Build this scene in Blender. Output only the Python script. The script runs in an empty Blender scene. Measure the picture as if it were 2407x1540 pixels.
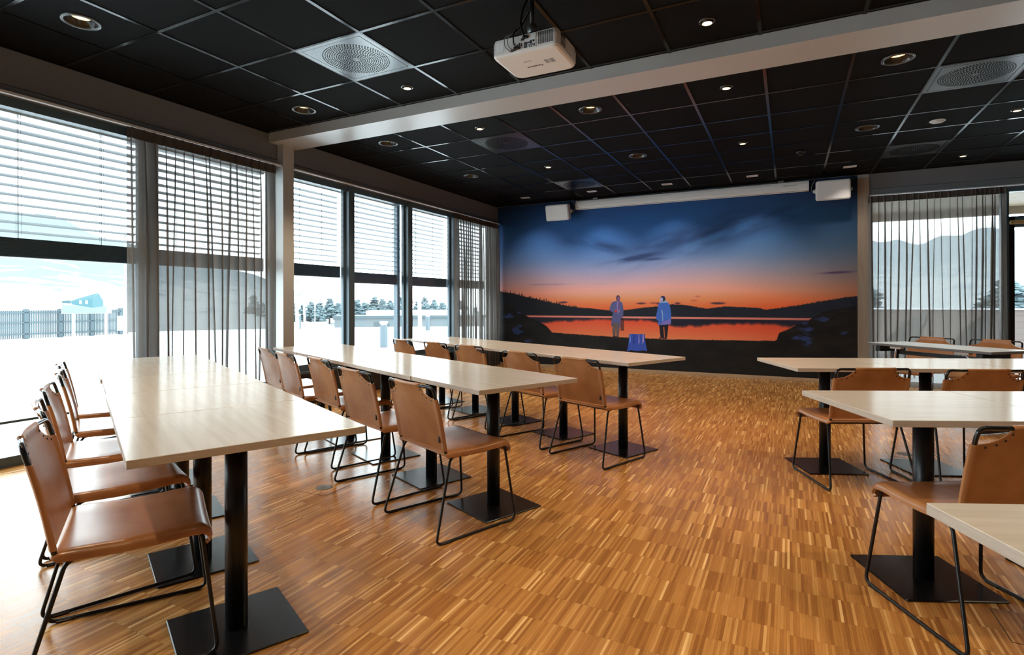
import bpy, math, random
import numpy as np
from mathutils import Matrix, Vector

random.seed(7)
np.random.seed(7)
SC = bpy.context.scene
COL = SC.collection
R = math.radians

# ------------------------------------------------------------------ camera
CAM_H = 1.172
cam_d = bpy.data.cameras.new('camera')
cam_d.sensor_width = 36.0
cam_d.lens = 1297.8 / 2407.0 * 36.0
cam_d.shift_y = (711.4 - 770.0) / 2407.0
cam_d.clip_start = 0.05
cam_d.clip_end = 3000
cam = bpy.data.objects.new('camera', cam_d)
cam.matrix_world = (Matrix.Translation((0, 0, CAM_H)) @ Matrix.Rotation(0.4654, 4, 'Z')
                    @ Matrix.Rotation(math.pi / 2, 4, 'X') @ Matrix.Rotation(-0.0019, 4, 'Z'))
COL.objects.link(cam)
SC.camera = cam

# ------------------------------------------------------------------ sky, exposure
SKY = 9.2
world = bpy.data.worlds.new('overcast_sky')
SC.world = world
world.use_nodes = True
bg = world.node_tree.nodes['Background']
bg.inputs[0].default_value = (0.86, 0.95, 1.0, 1)
bg.inputs[1].default_value = SKY
SC.view_settings.view_transform = 'Standard'
SC.view_settings.look = 'None'
SC.view_settings.exposure = 0.0
SC.view_settings.gamma = 1.0
SC.view_settings.use_curve_mapping = False
SC.cycles.max_bounces = 8
SC.cycles.diffuse_bounces = 4
SC.cycles.glossy_bounces = 4
SC.cycles.transparent_max_bounces = 16
SC.cycles.sample_clamp_indirect = 6.0
SC.cycles.use_denoising = True
SC.cycles.adaptive_threshold = 0.025

# lamp strengths (W) used by the ceiling lamps further down
W_RING, W_SPOT, W_WASH = 76.0, 56.0, 58.0
LAMP_COL = (1.0, 0.76, 0.50)

# ------------------------------------------------------------------ room numbers
CZ = 2.98            # ceiling
LX = -4.945          # left wall plane
BY = 9.22            # back wall plane
RX = 6.4             # right wall
RY = -3.6            # wall behind the camera
GX0, GXP = -4.357, 0.598
GY0, GYP = 2.23, 0.607

# ------------------------------------------------------------------ materials
MATS = {}
def nmat(name):
    m = bpy.data.materials.new(name); m.use_nodes = True
    nt = m.node_tree
    b = nt.nodes['Principled BSDF']
    MATS[name] = m
    return m, nt, b
def N(nt, t, **kw):
    n = nt.nodes.new(t)
    for k, v in kw.items():
        if k.startswith('i_'):
            n.inputs[k[2:].replace('_', ' ')].default_value = v
        else:
            setattr(n, k, v)
    return n
def L(nt, a, b): nt.links.new(a, b)
def plain(name, col, rough=0.5, metal=0.0, noise=0.0, nscale=8.0, spec=0.5, bump=0.0, coat=0.0, stretch=(1, 1, 1)):
    m, nt, b = nmat(name)
    b.inputs['Base Color'].default_value = (*col, 1)
    b.inputs['Roughness'].default_value = rough
    b.inputs['Metallic'].default_value = metal
    b.inputs['Specular IOR Level'].default_value = spec
    b.inputs['Coat Weight'].default_value = coat
    if noise > 0 or bump > 0:
        tc = N(nt, 'ShaderNodeTexCoord'); mp = N(nt, 'ShaderNodeMapping')
        mp.inputs['Scale'].default_value = stretch
        L(nt, tc.outputs['Object'], mp.inputs[0])
        nz = N(nt, 'ShaderNodeTexNoise'); nz.inputs['Scale'].default_value = nscale; nz.inputs['Detail'].default_value = 5
        L(nt, mp.outputs[0], nz.inputs['Vector'])
        if noise > 0:
            mx = N(nt, 'ShaderNodeMix', data_type='RGBA', blend_type='MIX')
            mx.inputs[6].default_value = (*[c * (1 - noise) for c in col], 1)
            mx.inputs[7].default_value = (*[min(1, c * (1 + noise)) for c in col], 1)
            L(nt, nz.outputs['Fac'], mx.inputs[0]); L(nt, mx.outputs[2], b.inputs['Base Color'])
        if bump > 0:
            bp = N(nt, 'ShaderNodeBump'); bp.inputs['Strength'].default_value = bump; bp.inputs['Distance'].default_value = 0.002
            L(nt, nz.outputs['Fac'], bp.inputs['Height']); L(nt, bp.outputs[0], b.inputs['Normal'])
    return m
def emis(name, col, strength):
    m, nt, b = nmat(name)
    b.inputs['Base Color'].default_value = (*col, 1)
    b.inputs['Emission Color'].default_value = (*col, 1)
    b.inputs['Emission Strength'].default_value = strength
    return m
def mathn(nt, op, a, b=None, c=None):
    n = N(nt, 'ShaderNodeMath', operation=op)
    for i, v in enumerate((a, b, c)):
        if v is None: continue
        if isinstance(v, (int, float)): n.inputs[i].default_value = v
        else: L(nt, v, n.inputs[i])
    return n.outputs[0]

def floor_mat():
    m, nt, b = nmat('industrial_parquet')
    geo = N(nt, 'ShaderNodeNewGeometry'); sp = N(nt, 'ShaderNodeSeparateXYZ'); L(nt, geo.outputs['Position'], sp.inputs[0])
    x, y = sp.outputs[0], sp.outputs[1]
    col = mathn(nt, 'FLOOR', mathn(nt, 'DIVIDE', x, 0.48))
    wn = N(nt, 'ShaderNodeTexWhiteNoise', noise_dimensions='1D'); L(nt, col, wn.inputs['W'])
    yo = mathn(nt, 'ADD', y, mathn(nt, 'MULTIPLY', wn.outputs['Value'], 0.06))
    fx = mathn(nt, 'DIVIDE', x, 0.0105); fy = mathn(nt, 'DIVIDE', yo, 0.17)
    ix = mathn(nt, 'FLOOR', fx); iy = mathn(nt, 'FLOOR', fy)
    cb = N(nt, 'ShaderNodeCombineXYZ'); L(nt, ix, cb.inputs[0]); L(nt, iy, cb.inputs[1])
    w2 = N(nt, 'ShaderNodeTexWhiteNoise', noise_dimensions='2D'); L(nt, cb.outputs[0], w2.inputs['Vector'])
    rp = N(nt, 'ShaderNodeValToRGB'); L(nt, w2.outputs['Value'], rp.inputs[0])
    e = rp.color_ramp.elements
    e[0].position = 0.0; e[0].color = (0.285, 0.118, 0.034, 1)
    e[1].position = 1.0; e[1].color = (0.80, 0.53, 0.24, 1)
    for p, c in ((0.25, (0.365, 0.163, 0.047, 1)), (0.60, (0.45, 0.215, 0.062, 1)), (0.90, (0.53, 0.275, 0.088, 1)), (0.955, (0.62, 0.355, 0.130, 1))):
        q = e.new(p); q.color = c
    # wood grain along Y
    mp = N(nt, 'ShaderNodeMapping'); mp.inputs['Scale'].default_value = (220, 9, 1); L(nt, geo.outputs['Position'], mp.inputs[0])
    nz = N(nt, 'ShaderNodeTexNoise'); nz.inputs['Scale'].default_value = 1.0; nz.inputs['Detail'].default_value = 3; L(nt, mp.outputs[0], nz.inputs['Vector'])
    big = N(nt, 'ShaderNodeTexNoise'); big.inputs['Scale'].default_value = 2.2; L(nt, geo.outputs['Position'], big.inputs['Vector'])
    val = mathn(nt, 'ADD', mathn(nt, 'MULTIPLY', nz.outputs['Fac'], 0.55), mathn(nt, 'MULTIPLY', big.outputs['Fac'], 0.42))
    val = mathn(nt, 'ADD', val, 0.50)
    # joints
    frx = mathn(nt, 'FRACT', fx); fry = mathn(nt, 'FRACT', fy)
    jx = mathn(nt, 'GREATER_THAN', frx, 0.09); jy = mathn(nt, 'GREATER_THAN', fry, 0.010)
    j = mathn(nt, 'MULTIPLY', jx, jy)
    jj = mathn(nt, 'ADD', mathn(nt, 'MULTIPLY', j, 0.30), 0.70)
    val = mathn(nt, 'MULTIPLY', val, jj)
    mx = N(nt, 'ShaderNodeMix', data_type='RGBA', blend_type='MULTIPLY'); mx.inputs[0].default_value = 1
    L(nt, rp.outputs[0], mx.inputs[6]); L(nt, val, mx.inputs[7]); L(nt, mx.outputs[2], b.inputs['Base Color'])
    b.inputs['Specular IOR Level'].default_value = 0.36
    ro = mathn(nt, 'ADD', mathn(nt, 'MULTIPLY', w2.outputs['Value'], 0.08), 0.21)
    L(nt, ro, b.inputs['Roughness'])
    bp = N(nt, 'ShaderNodeBump'); bp.inputs['Strength'].default_value = 0.14; bp.inputs['Distance'].default_value = 0.001
    L(nt, mathn(nt, 'ADD', mathn(nt, 'MULTIPLY', w2.outputs['Value'], 0.6), j), bp.inputs['Height']); L(nt, bp.outputs[0], b.inputs['Normal'])
    return m
def wood_mat(name, c0, c1, rough=0.3, scale=(1.2, 14, 14), rand=True, spec=0.5, knots=False):
    m, nt, b = nmat(name)
    tc = N(nt, 'ShaderNodeTexCoord')
    v = tc.outputs['Object']
    if rand:
        oi = N(nt, 'ShaderNodeObjectInfo'); va = N(nt, 'ShaderNodeVectorMath', operation='ADD')
        cm = N(nt, 'ShaderNodeCombineXYZ'); s = mathn(nt, 'MULTIPLY', oi.outputs['Random'], 37.0)
        L(nt, s, cm.inputs[0]); L(nt, s, cm.inputs[1]); L(nt, v, va.inputs[0]); L(nt, cm.outputs[0], va.inputs[1]); v = va.outputs[0]
    mp = N(nt, 'ShaderNodeMapping'); mp.inputs['Scale'].default_value = scale; L(nt, v, mp.inputs[0])
    nz = N(nt, 'ShaderNodeTexNoise'); nz.inputs['Scale'].default_value = 1.6; nz.inputs['Detail'].default_value = 6; nz.inputs['Roughness'].default_value = 0.62
    nz.inputs['Distortion'].default_value = 0.4
    L(nt, mp.outputs[0], nz.inputs['Vector'])
    rp = N(nt, 'ShaderNodeValToRGB'); L(nt, nz.outputs['Fac'], rp.inputs[0])
    rp.color_ramp.elements[0].position = 0.30; rp.color_ramp.elements[0].color = (*c0, 1)
    rp.color_ramp.elements[1].position = 0.70; rp.color_ramp.elements[1].color = (*c1, 1)
    L(nt, rp.outputs[0], b.inputs['Base Color'])
    if knots:
        vo = N(nt, 'ShaderNodeTexVoronoi'); vo.inputs['Scale'].default_value = 3.2; L(nt, v, vo.inputs['Vector'])
        k = mathn(nt, 'LESS_THAN', vo.outputs['Distance'], 0.045)
        mx = N(nt, 'ShaderNodeMix', data_type='RGBA'); L(nt, k, mx.inputs[0]); L(nt, rp.outputs[0], mx.inputs[6])
        mx.inputs[7].default_value = (c0[0] * .35, c0[1] * .28, c0[2] * .25, 1); L(nt, mx.outputs[2], b.inputs['Base Color'])
    b.inputs['Roughness'].default_value = rough
    b.inputs['Specular IOR Level'].default_value = spec
    bp = N(nt, 'ShaderNodeBump'); bp.inputs['Strength'].default_value = 0.08; bp.inputs['Distance'].default_value = 0.001
    L(nt, nz.outputs['Fac'], bp.inputs['Height']); L(nt, bp.outputs[0], b.inputs['Normal'])
    return m
def glass_mat(name, tint=(0.95, 0.985, 0.98), refl=0.05):
    m = bpy.data.materials.new(name); m.use_nodes = True; nt = m.node_tree
    nt.nodes.clear()
    out = N(nt, 'ShaderNodeOutputMaterial'); tr = N(nt, 'ShaderNodeBsdfTransparent'); gl = N(nt, 'ShaderNodeBsdfGlossy'); mx = N(nt, 'ShaderNodeMixShader')
    tr.inputs[0].default_value = (*tint, 1); gl.inputs['Roughness'].default_value = 0.02
    ge = N(nt, 'ShaderNodeNewGeometry'); dt = N(nt, 'ShaderNodeVectorMath', operation='DOT_PRODUCT')
    L(nt, ge.outputs['Incoming'], dt.inputs[0]); L(nt, ge.outputs['Normal'], dt.inputs[1])
    f5 = mathn(nt, 'POWER', mathn(nt, 'SUBTRACT', 1.0, mathn(nt, 'ABSOLUTE', dt.outputs['Value'])), 5.0)
    L(nt, mathn(nt, 'ADD', mathn(nt, 'MULTIPLY', f5, .7), .03), mx.inputs[0]); L(nt, tr.outputs[0], mx.inputs[1]); L(nt, gl.outputs[0], mx.inputs[2]); L(nt, mx.outputs[0], out.inputs[0])
    MATS[name] = m
    return m
def sheer_mat(name, col, open_):
    m = bpy.data.materials.new(name); m.use_nodes = True; nt = m.node_tree
    nt.nodes.clear()
    out = N(nt, 'ShaderNodeOutputMaterial')
    tr = N(nt, 'ShaderNodeBsdfTransparent'); tr.inputs[0].default_value = (0.97, 0.97, 0.97, 1)
    df = N(nt, 'ShaderNodeBsdfDiffuse'); df.inputs[0].default_value = (*col, 1)
    tl = N(nt, 'ShaderNodeBsdfTranslucent'); tl.inputs[0].default_value = (*[c * .75 for c in col], 1)
    m1 = N(nt, 'ShaderNodeMixShader'); m1.inputs[0].default_value = 0.35
    L(nt, df.outputs[0], m1.inputs[1]); L(nt, tl.outputs[0], m1.inputs[2])
    # fine horizontal and vertical weave changes how open the cloth is
    tc = N(nt, 'ShaderNodeTexCoord'); mp = N(nt, 'ShaderNodeMapping'); mp.inputs['Scale'].default_value = (12, 12, 160); L(nt, tc.outputs['Object'], mp.inputs[0])
    nz = N(nt, 'ShaderNodeTexNoise'); nz.inputs['Scale'].default_value = 1.0; nz.inputs['Detail'].default_value = 2; L(nt, mp.outputs[0], nz.inputs['Vector'])
    f = mathn(nt, 'ADD', mathn(nt, 'MULTIPLY', mathn(nt, 'SUBTRACT', nz.outputs['Fac'], 0.5), 0.12), 1.0 - open_)
    mx = N(nt, 'ShaderNodeMixShader'); L(nt, f, mx.inputs[0]); L(nt, tr.outputs[0], mx.inputs[1]); L(nt, m1.outputs[0], mx.inputs[2]); L(nt, mx.outputs[0], out.inputs[0])
    MATS[name] = m
    return m
def leather_mat():
    m, nt, b = nmat('tan_leather')
    tc = N(nt, 'ShaderNodeTexCoord'); oi = N(nt, 'ShaderNodeObjectInfo')
    va = N(nt, 'ShaderNodeVectorMath', operation='ADD'); cm = N(nt, 'ShaderNodeCombineXYZ'); s = mathn(nt, 'MULTIPLY', oi.outputs['Random'], 21.0)
    L(nt, s, cm.inputs[0]); L(nt, s, cm.inputs[2]); L(nt, tc.outputs['Object'], va.inputs[0]); L(nt, cm.outputs[0], va.inputs[1])
    nz = N(nt, 'ShaderNodeTexNoise'); nz.inputs['Scale'].default_value = 5.5; nz.inputs['Detail'].default_value = 6; L(nt, va.outputs[0], nz.inputs['Vector'])
    rp = N(nt, 'ShaderNodeValToRGB'); L(nt, nz.outputs['Fac'], rp.inputs[0])
    rp.color_ramp.elements[0].position = 0.30; rp.color_ramp.elements[0].color = (0.34, 0.138, 0.047, 1)
    rp.color_ramp.elements[1].position = 0.74; rp.color_ramp.elements[1].color = (0.50, 0.232, 0.096, 1)
    L(nt, rp.outputs[0], b.inputs['Base Color'])
    b.inputs['Roughness'].default_value = 0.27
    n2 = N(nt, 'ShaderNodeTexNoise'); n2.inputs['Scale'].default_value = 260; L(nt, va.outputs[0], n2.inputs['Vector'])
    bp = N(nt, 'ShaderNodeBump'); bp.inputs['Strength'].default_value = 0.10; bp.inputs['Distance'].default_value = 0.001
    L(nt, n2.outputs['Fac'], bp.inputs['Height']); L(nt, bp.outputs[0], b.inputs['Normal'])
    return m
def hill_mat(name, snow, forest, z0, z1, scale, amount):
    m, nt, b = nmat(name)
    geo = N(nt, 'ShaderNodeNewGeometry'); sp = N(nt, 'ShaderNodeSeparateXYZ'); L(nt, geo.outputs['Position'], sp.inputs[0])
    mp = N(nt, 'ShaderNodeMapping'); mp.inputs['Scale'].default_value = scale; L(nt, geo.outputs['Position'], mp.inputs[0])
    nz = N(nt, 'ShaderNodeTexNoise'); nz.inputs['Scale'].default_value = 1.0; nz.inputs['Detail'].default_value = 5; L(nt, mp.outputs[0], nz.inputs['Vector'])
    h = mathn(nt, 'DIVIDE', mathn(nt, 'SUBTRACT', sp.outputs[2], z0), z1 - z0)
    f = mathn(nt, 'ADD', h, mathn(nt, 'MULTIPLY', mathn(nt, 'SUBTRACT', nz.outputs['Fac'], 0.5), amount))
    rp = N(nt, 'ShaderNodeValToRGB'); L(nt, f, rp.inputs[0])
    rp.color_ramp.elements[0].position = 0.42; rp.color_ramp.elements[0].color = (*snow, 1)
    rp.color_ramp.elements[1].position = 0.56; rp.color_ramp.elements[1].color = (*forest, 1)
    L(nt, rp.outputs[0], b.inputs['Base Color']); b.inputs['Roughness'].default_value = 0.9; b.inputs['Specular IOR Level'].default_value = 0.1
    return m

M_FLOOR = floor_mat()
M_TILE = plain('black_ceiling_board', (0.0045, 0.0048, 0.0054), 0.85, noise=0.35, nscale=60, spec=0.08, bump=0.3)
M_TEE = plain('black_gloss_metal', (0.006, 0.007, 0.008), 0.13); M_TEE.node_tree.nodes['Principled BSDF'].inputs['IOR'].default_value = 1.32
M_VENT = plain('black_vent_enamel', (0.008, 0.010, 0.011), 0.20); M_VENT.node_tree.nodes['Principled BSDF'].inputs['IOR'].default_value = 1.8
M_HOLE = plain('hole_black', (0.002, 0.002, 0.002), 0.9, spec=0.0)
M_BEAM = plain('warm_grey_paint', (0.41, 0.41, 0.405), 0.32, noise=0.03, nscale=3)
M_HEAD = plain('taupe_wall_paint', (0.15, 0.155, 0.165), 0.65, noise=0.04, nscale=5)
M_WALL = plain('plaster_off_white', (0.42, 0.40, 0.37), 0.8, noise=0.04, nscale=4)
M_PINE = wood_mat('pine_glulam', (0.30, 0.225, 0.165), (0.40, 0.32, 0.25), 0.5, scale=(16, 16, 1.0), rand=True, knots=True)
M_BASEB = wood_mat('oak_baseboard', (0.44, 0.29, 0.17), (0.56, 0.39, 0.24), 0.45, scale=(1.5, 30, 30), rand=True)
M_TOP = wood_mat('pale_oak_laminate', (0.55, 0.505, 0.45), (0.65, 0.615, 0.57), 0.18, scale=(22, 1.3, 22), spec=0.5)
M_TEDGE = wood_mat('pale_oak_edge', (0.50, 0.43, 0.36), (0.62, 0.55, 0.47), 0.42, scale=(6, 6, 90))
M_BLACK = plain('black_powder_coat', (0.006, 0.006, 0.007), 0.33, spec=0.4)
M_BASEP = plain('black_steel_base', (0.006, 0.006, 0.007), 0.24, noise=0.4, nscale=14, spec=0.4)
M_CHROMEB = plain('black_lacquer_tube', (0.006, 0.006, 0.007), 0.16, spec=0.6)
M_LEATHER = leather_mat()
M_FRAME = plain('slate_window_frame', (0.060, 0.098, 0.125), 0.38)
M_SLAT = plain('slate_blind_slat', (0.011, 0.019, 0.025), 0.45)
M_GLASS = glass_mat('window_glass')
M_SHEER = sheer_mat('taupe_sheer', (0.235, 0.212, 0.195), 0.215)
M_TAPE = plain('curtain_tape_cloth', (0.07, 0.06, 0.055), 0.9)
M_WHITE = plain('white_plastic', (0.62, 0.63, 0.63), 0.4)
M_WHITE2 = plain('white_enamel', (0.72, 0.72, 0.72), 0.35)
M_PROJ = plain('projector_white', (0.66, 0.65, 0.63), 0.45)
M_INK = plain('print_ink', (0.02, 0.02, 0.022), 0.6)
M_GREYINK = plain('grey_print', (0.20, 0.20, 0.20), 0.6)
M_SILVER = plain('brushed_aluminium', (0.60, 0.61, 0.62), 0.3, metal=1.0)
M_GREYTOP = plain('grey_laminate', (0.40, 0.42, 0.44), 0.35, noise=0.05, nscale=30)
M_GREYEDGE = plain('grey_laminate_edge', (0.13, 0.14, 0.15), 0.5)
M_LAMP = emis('lamp_glow', (1.0, 0.66, 0.24), 3.6)
M_LAMP2 = emis('spot_glow', (1.0, 0.76, 0.42), 2.8)
M_DLIN = plain('downlight_reflector', (0.010, 0.009, 0.008), 0.22, spec=0.45)
M_RING = plain('downlight_ring', (0.020, 0.022, 0.024), 0.2, spec=0.9)
M_WASHIN = plain('washer_inside', (0.45, 0.28, 0.20), 0.4)
M_DARKPANEL = plain('black_sill_panel', (0.008, 0.009, 0.010), 0.45)
M_ROSE = plain('rivet_black', (0.01, 0.008, 0.008), 0.35)
M_SNOW = plain('snow', (0.80, 0.83, 0.86), 0.85, noise=0.04, nscale=0.5, spec=0.1)
M_FENCE = plain('weathered_fence', (0.045, 0.064, 0.075), 0.8)
M_TRUNK = plain('birch_bark', (0.34, 0.33, 0.33), 0.8, noise=0.5, nscale=9)
M_TWIG = plain('bare_twig', (0.15, 0.14, 0.15), 0.8)
M_PINEN = plain('hazed_pine_needles', (0.085, 0.115, 0.125), 0.9, noise=0.6, nscale=0.8, spec=0.1)  # needle colour lightened and blued to paint in distance haze
M_BARKP = plain('pine_bark', (0.12, 0.10, 0.10), 0.9)
M_BWALL = plain('pale_rendered_wall', (0.070, 0.084, 0.090), 0.8)
M_BROOF = plain('dark_roof_edge', (0.030, 0.046, 0.052), 0.7)
M_RED = plain('red_house_boards', (0.085, 0.050, 0.050), 0.8)
M_BOLL = plain('grey_blue_bollard', (0.042, 0.062, 0.074), 0.5)
M_TERRA = plain('terracotta_boards', (0.13, 0.10, 0.09), 0.8, noise=0.1, nscale=2)
M_LOUNGE = plain('grey_outdoor_shell', (0.030, 0.034, 0.036), 0.6)
M_BBW = plain('white_sign_board', (0.24, 0.25, 0.25), 0.6)
M_BB_TEAL = plain('print_teal_house', (0.020, 0.070, 0.085), 0.6)
M_BB_TEAL2 = plain('print_teal_roof', (0.035, 0.085, 0.098), 0.6)
M_BB_DARK = plain('print_dark_hedge', (0.015, 0.05, 0.062), 0.6)
M_BB_GRASS = plain('print_pale_grass', (0.10, 0.125, 0.118), 0.6)
M_SOFFIT = wood_mat('pine_soffit', (0.16, 0.115, 0.07), (0.22, 0.16, 0.10), 0.6, scale=(1, 30, 1), rand=False)
M_OAK = wood_mat('oak_block', (0.46, 0.30, 0.12), (0.58, 0.40, 0.18), 0.45, scale=(2, 30, 30))
M_HILL = hill_mat('far_hillside', (0.175, 0.19, 0.198), (0.092, 0.122, 0.138), -7, 22, (0.11, 0.11, 0.42), 1.9)  # distance haze is put into the snow and forest colours
M_HILL2 = hill_mat('hazed_hillside_right', (0.30, 0.32, 0.33), (0.215, 0.255, 0.280), -7, 24, (0.10, 0.10, 0.40), 1.8)  # more haze painted in, softening the ridge against the sky

# ------------------------------------------------------------------ mesh tools
class MB:
    """collects geometry; build() links it as one mesh object"""
    def __init__(s): s.v = []; s.f = []; s.mi = []; s.sm = []
    def add(s, vs, fs, mi=0, smooth=False):
        o = len(s.v); s.v += [tuple(p) for p in vs]
        for f in fs: s.f.append(tuple(i + o for i in f)); s.mi.append(mi); s.sm.append(smooth)
        return s
    def box(s, x0, x1, y0, y1, z0, z1, mi=0):
        v = [(x0, y0, z0), (x1, y0, z0), (x1, y1, z0), (x0, y1, z0), (x0, y0, z1), (x1, y0, z1), (x1, y1, z1), (x0, y1, z1)]
        return s.add(v, [(0, 3, 2, 1), (4, 5, 6, 7), (0, 1, 5, 4), (1, 2, 6, 5), (2, 3, 7, 6), (3, 0, 4, 7)], mi)
    def bbox(s, x0, x1, y0, y1, z0, z1, b=0.003, mi=0, mside=None):
        """box with chamfered edges"""
        xs = (x0, x0 + b, x1 - b, x1); ys = (y0, y0 + b, y1 - b, y1)
        rings = []
        for z, ins in ((z0, b), (z0 + b, 0), (z1 - b, 0), (z1, b)):
            xa, xb, ya, yb = x0 + ins, x1 - ins, y0 + ins, y1 - ins
            c = b if ins == 0 else b * 0.6
            rings.append([(xa + c, ya, z), (xb - c, ya, z), (xb, ya + c, z), (xb, yb - c, z), (xb - c, yb, z), (xa + c, yb, z), (xa, yb - c, z), (xa, ya + c, z)])
        v = [p for r in rings for p in r]
        s.add(v, [tuple(reversed(range(8)))], mi); o = len(s.v) - 32
        ms = mi if mside is None else mside
        def q(f, m): s.f.append(tuple(i + o for i in f)); s.mi.append(m); s.sm.append(False)
        q(tuple(range(24, 32)), mi)
        for k in range(3):
            for i in range(8):
                j = (i + 1) % 8
                q((k * 8 + i, k * 8 + j, k * 8 + 8 + j, k * 8 + 8 + i), mi if k == 2 else ms)
        return s
    def lathe(s, prof, n=24, c=(0, 0, 0), axis='z', mi=0, smooth=True, cap=True):
        vs = []; fs = []
        for (r, h) in prof:
            for i in range(n):
                a = 2 * math.pi * i / n; x, y = r * math.cos(a), r * math.sin(a)
                p = {'z': (x, y, h), 'x': (h, x, y), 'y': (y, h, x)}[axis]
                vs.append((p[0] + c[0], p[1] + c[1], p[2] + c[2]))
        m = len(prof)
        for k in range(m - 1):
            for i in range(n):
                j = (i + 1) % n; fs.append((k * n + i, k * n + j, (k + 1) * n + j, (k + 1) * n + i))
        s.add(vs, fs, mi, smooth)
        if cap:
            o = len(s.v) - n * m
            for ring, rev in ((0, True), (m - 1, False)):
                if prof[ring][0] > 1e-6:
                    f = [o + ring * n + i for i in range(n)]
                    s.f.append(tuple(reversed(f)) if rev else tuple(f)); s.mi.append(mi); s.sm.append(False)
        return s
    def tube(s, pts, r, n=8, closed=False, mi=0, caps=True):
        P = [Vector(p) for p in pts]; m = len(P)
        rr = r if isinstance(r, (list, tuple)) else [r] * m
        T = []
        for i in range(m):
            if closed: t = (P[(i + 1) % m] - P[i - 1])
            else: t = P[min(i + 1, m - 1)] - P[max(i - 1, 0)]
            T.append(t.normalized())
        up = Vector((0, 0, 1)) if abs(T[0].z) < 0.9 else Vector((1, 0, 0))
        nv = (up - T[0] * up.dot(T[0])).normalized()
        vs = []; fs = []
        for i in range(m):
            if i: nv = (nv - T[i] * nv.dot(T[i]));  nv = nv.normalized() if nv.length > 1e-6 else Vector((1, 0, 0))
            bv = T[i].cross(nv)
            for k in range(n):
                a = 2 * math.pi * k / n
                vs.append(P[i] + (nv * math.cos(a) + bv * math.sin(a)) * rr[i])
        for i in range(m if closed else m - 1):
            j = (i + 1) % m
            for k in range(n):
                l = (k + 1) % n; fs.append((i * n + k, i * n + l, j * n + l, j * n + k))
        s.add(vs, fs, mi, True)
        if caps and not closed:
            o = len(s.v) - n * m
            s.f.append(tuple(o + k for k in reversed(range(n)))); s.mi.append(mi); s.sm.append(False)
            s.f.append(tuple(o + (m - 1) * n + k for k in range(n))); s.mi.append(mi); s.sm.append(False)
        return s
    def prism(s, poly, h0, h1, plane='xy', mi=0):
        n = len(poly)
        def P(a, b, h): return {'xy': (a, b, h), 'xz': (a, h, b), 'yz': (h, a, b)}[plane]
        v = [P(a, b, h0) for a, b in poly] + [P(a, b, h1) for a, b in poly]
        fs = [tuple(reversed(range(n))), tuple(range(n, 2 * n))] + [(i, (i + 1) % n, n + (i + 1) % n, n + i) for i in range(n)]
        return s.add(v, fs, mi)
    def grid(s, P, mi=0, smooth=True, flip=False, wrap=False):
        """P[i][j] -> quads"""
        a, b = len(P), len(P[0]); v = [p for row in P for p in row]; fs = []
        for i in range(a - 1):
            for j in range(b - 1):
                f = (i * b + j, i * b + j + 1, (i + 1) * b + j + 1, (i + 1) * b + j)
                fs.append(tuple(reversed(f)) if flip else f)
        return s.add(v, fs, mi, smooth)
    def mesh(s, name, mats):
        me = bpy.data.meshes.new(name); me.from_pydata(s.v, [], s.f)
        for m in (mats if isinstance(mats, (list, tuple)) else [mats]): me.materials.append(m)
        me.polygons.foreach_set('material_index', s.mi); me.polygons.foreach_set('use_smooth', s.sm)
        me.update()
        return me
    def build(s, name, mats, parent=None, **kw):
        return put(name, s.mesh(name, mats), parent, **kw)
def put(name, me, parent=None, loc=None, rz=None):
    o = bpy.data.objects.new(name, me); COL.objects.link(o)
    if parent: o.parent = parent
    if loc: o.location = loc
    if rz is not None: o.rotation_euler = (0, 0, rz)
    return o
def empty(name, loc=(0, 0, 0), rz=0.0):
    o = bpy.data.objects.new(name, None); o.empty_display_size = 0.1; COL.objects.link(o)
    o.location = loc; o.rotation_euler = (0, 0, rz)
    return o
def tag(o, label, cat, group=None):
    o['label'] = label; o['category'] = cat
    if group: o['group'] = group
    return o
def struct(o, label=None):
    o['kind'] = 'structure'
    if label: o['label'] = label
    return o
def stuff(o): o['kind'] = 'stuff'; return o
def copy_tree(o, parent=None):
    c = o.copy(); COL.objects.link(c)
    if parent: c.parent = parent
    for ch in o.children: copy_tree(ch, c)
    return c
def fillet(pts, rad, seg=5, closed=False):
    P = [Vector(p) for p in pts]; n = len(P); out = []
    for i in range(n):
        if not closed and i in (0, n - 1): out.append(P[i]); continue
        a, b, c = P[i - 1], P[i], P[(i + 1) % n]
        r = rad[i] if isinstance(rad, (list, tuple)) else rad
        d1, d2 = (a - b), (c - b); l = min(r, d1.length * .45, d2.length * .45)
        p, q = b + d1.normalized() * l, b + d2.normalized() * l
        for k in range(seg + 1):
            t = k / seg; out.append(p * (1 - t) ** 2 + b * 2 * t * (1 - t) + q * t * t)
    return out

# ------------------------------------------------------------------ where a point falls in the photograph (to decide which repeats are singles)
_ia = (math.cos(-0.4654), math.sin(-0.4654)); _ja = (-_ia[1], _ia[0])
def in_view(x, y, z, m=0.0):
    d = x * _ia[1] + y * _ja[1]
    if d < 0.2: return False
    u = 1203.5 + 1297.8 * (x * _ia[0] + y * _ja[0]) / d; v = 711.4 + 1297.8 * (CAM_H - z) / d
    return -m < u < 2407 + m and -m < v < 1540 + m

# ================================================================== SETTING
# ---- floor
fl = MB().box(-5.02, RX, RY, BY + 0.1, -0.12, 0.0).build('floor', M_FLOOR); struct(fl, 'orange-brown industrial strip parquet floor')

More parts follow.
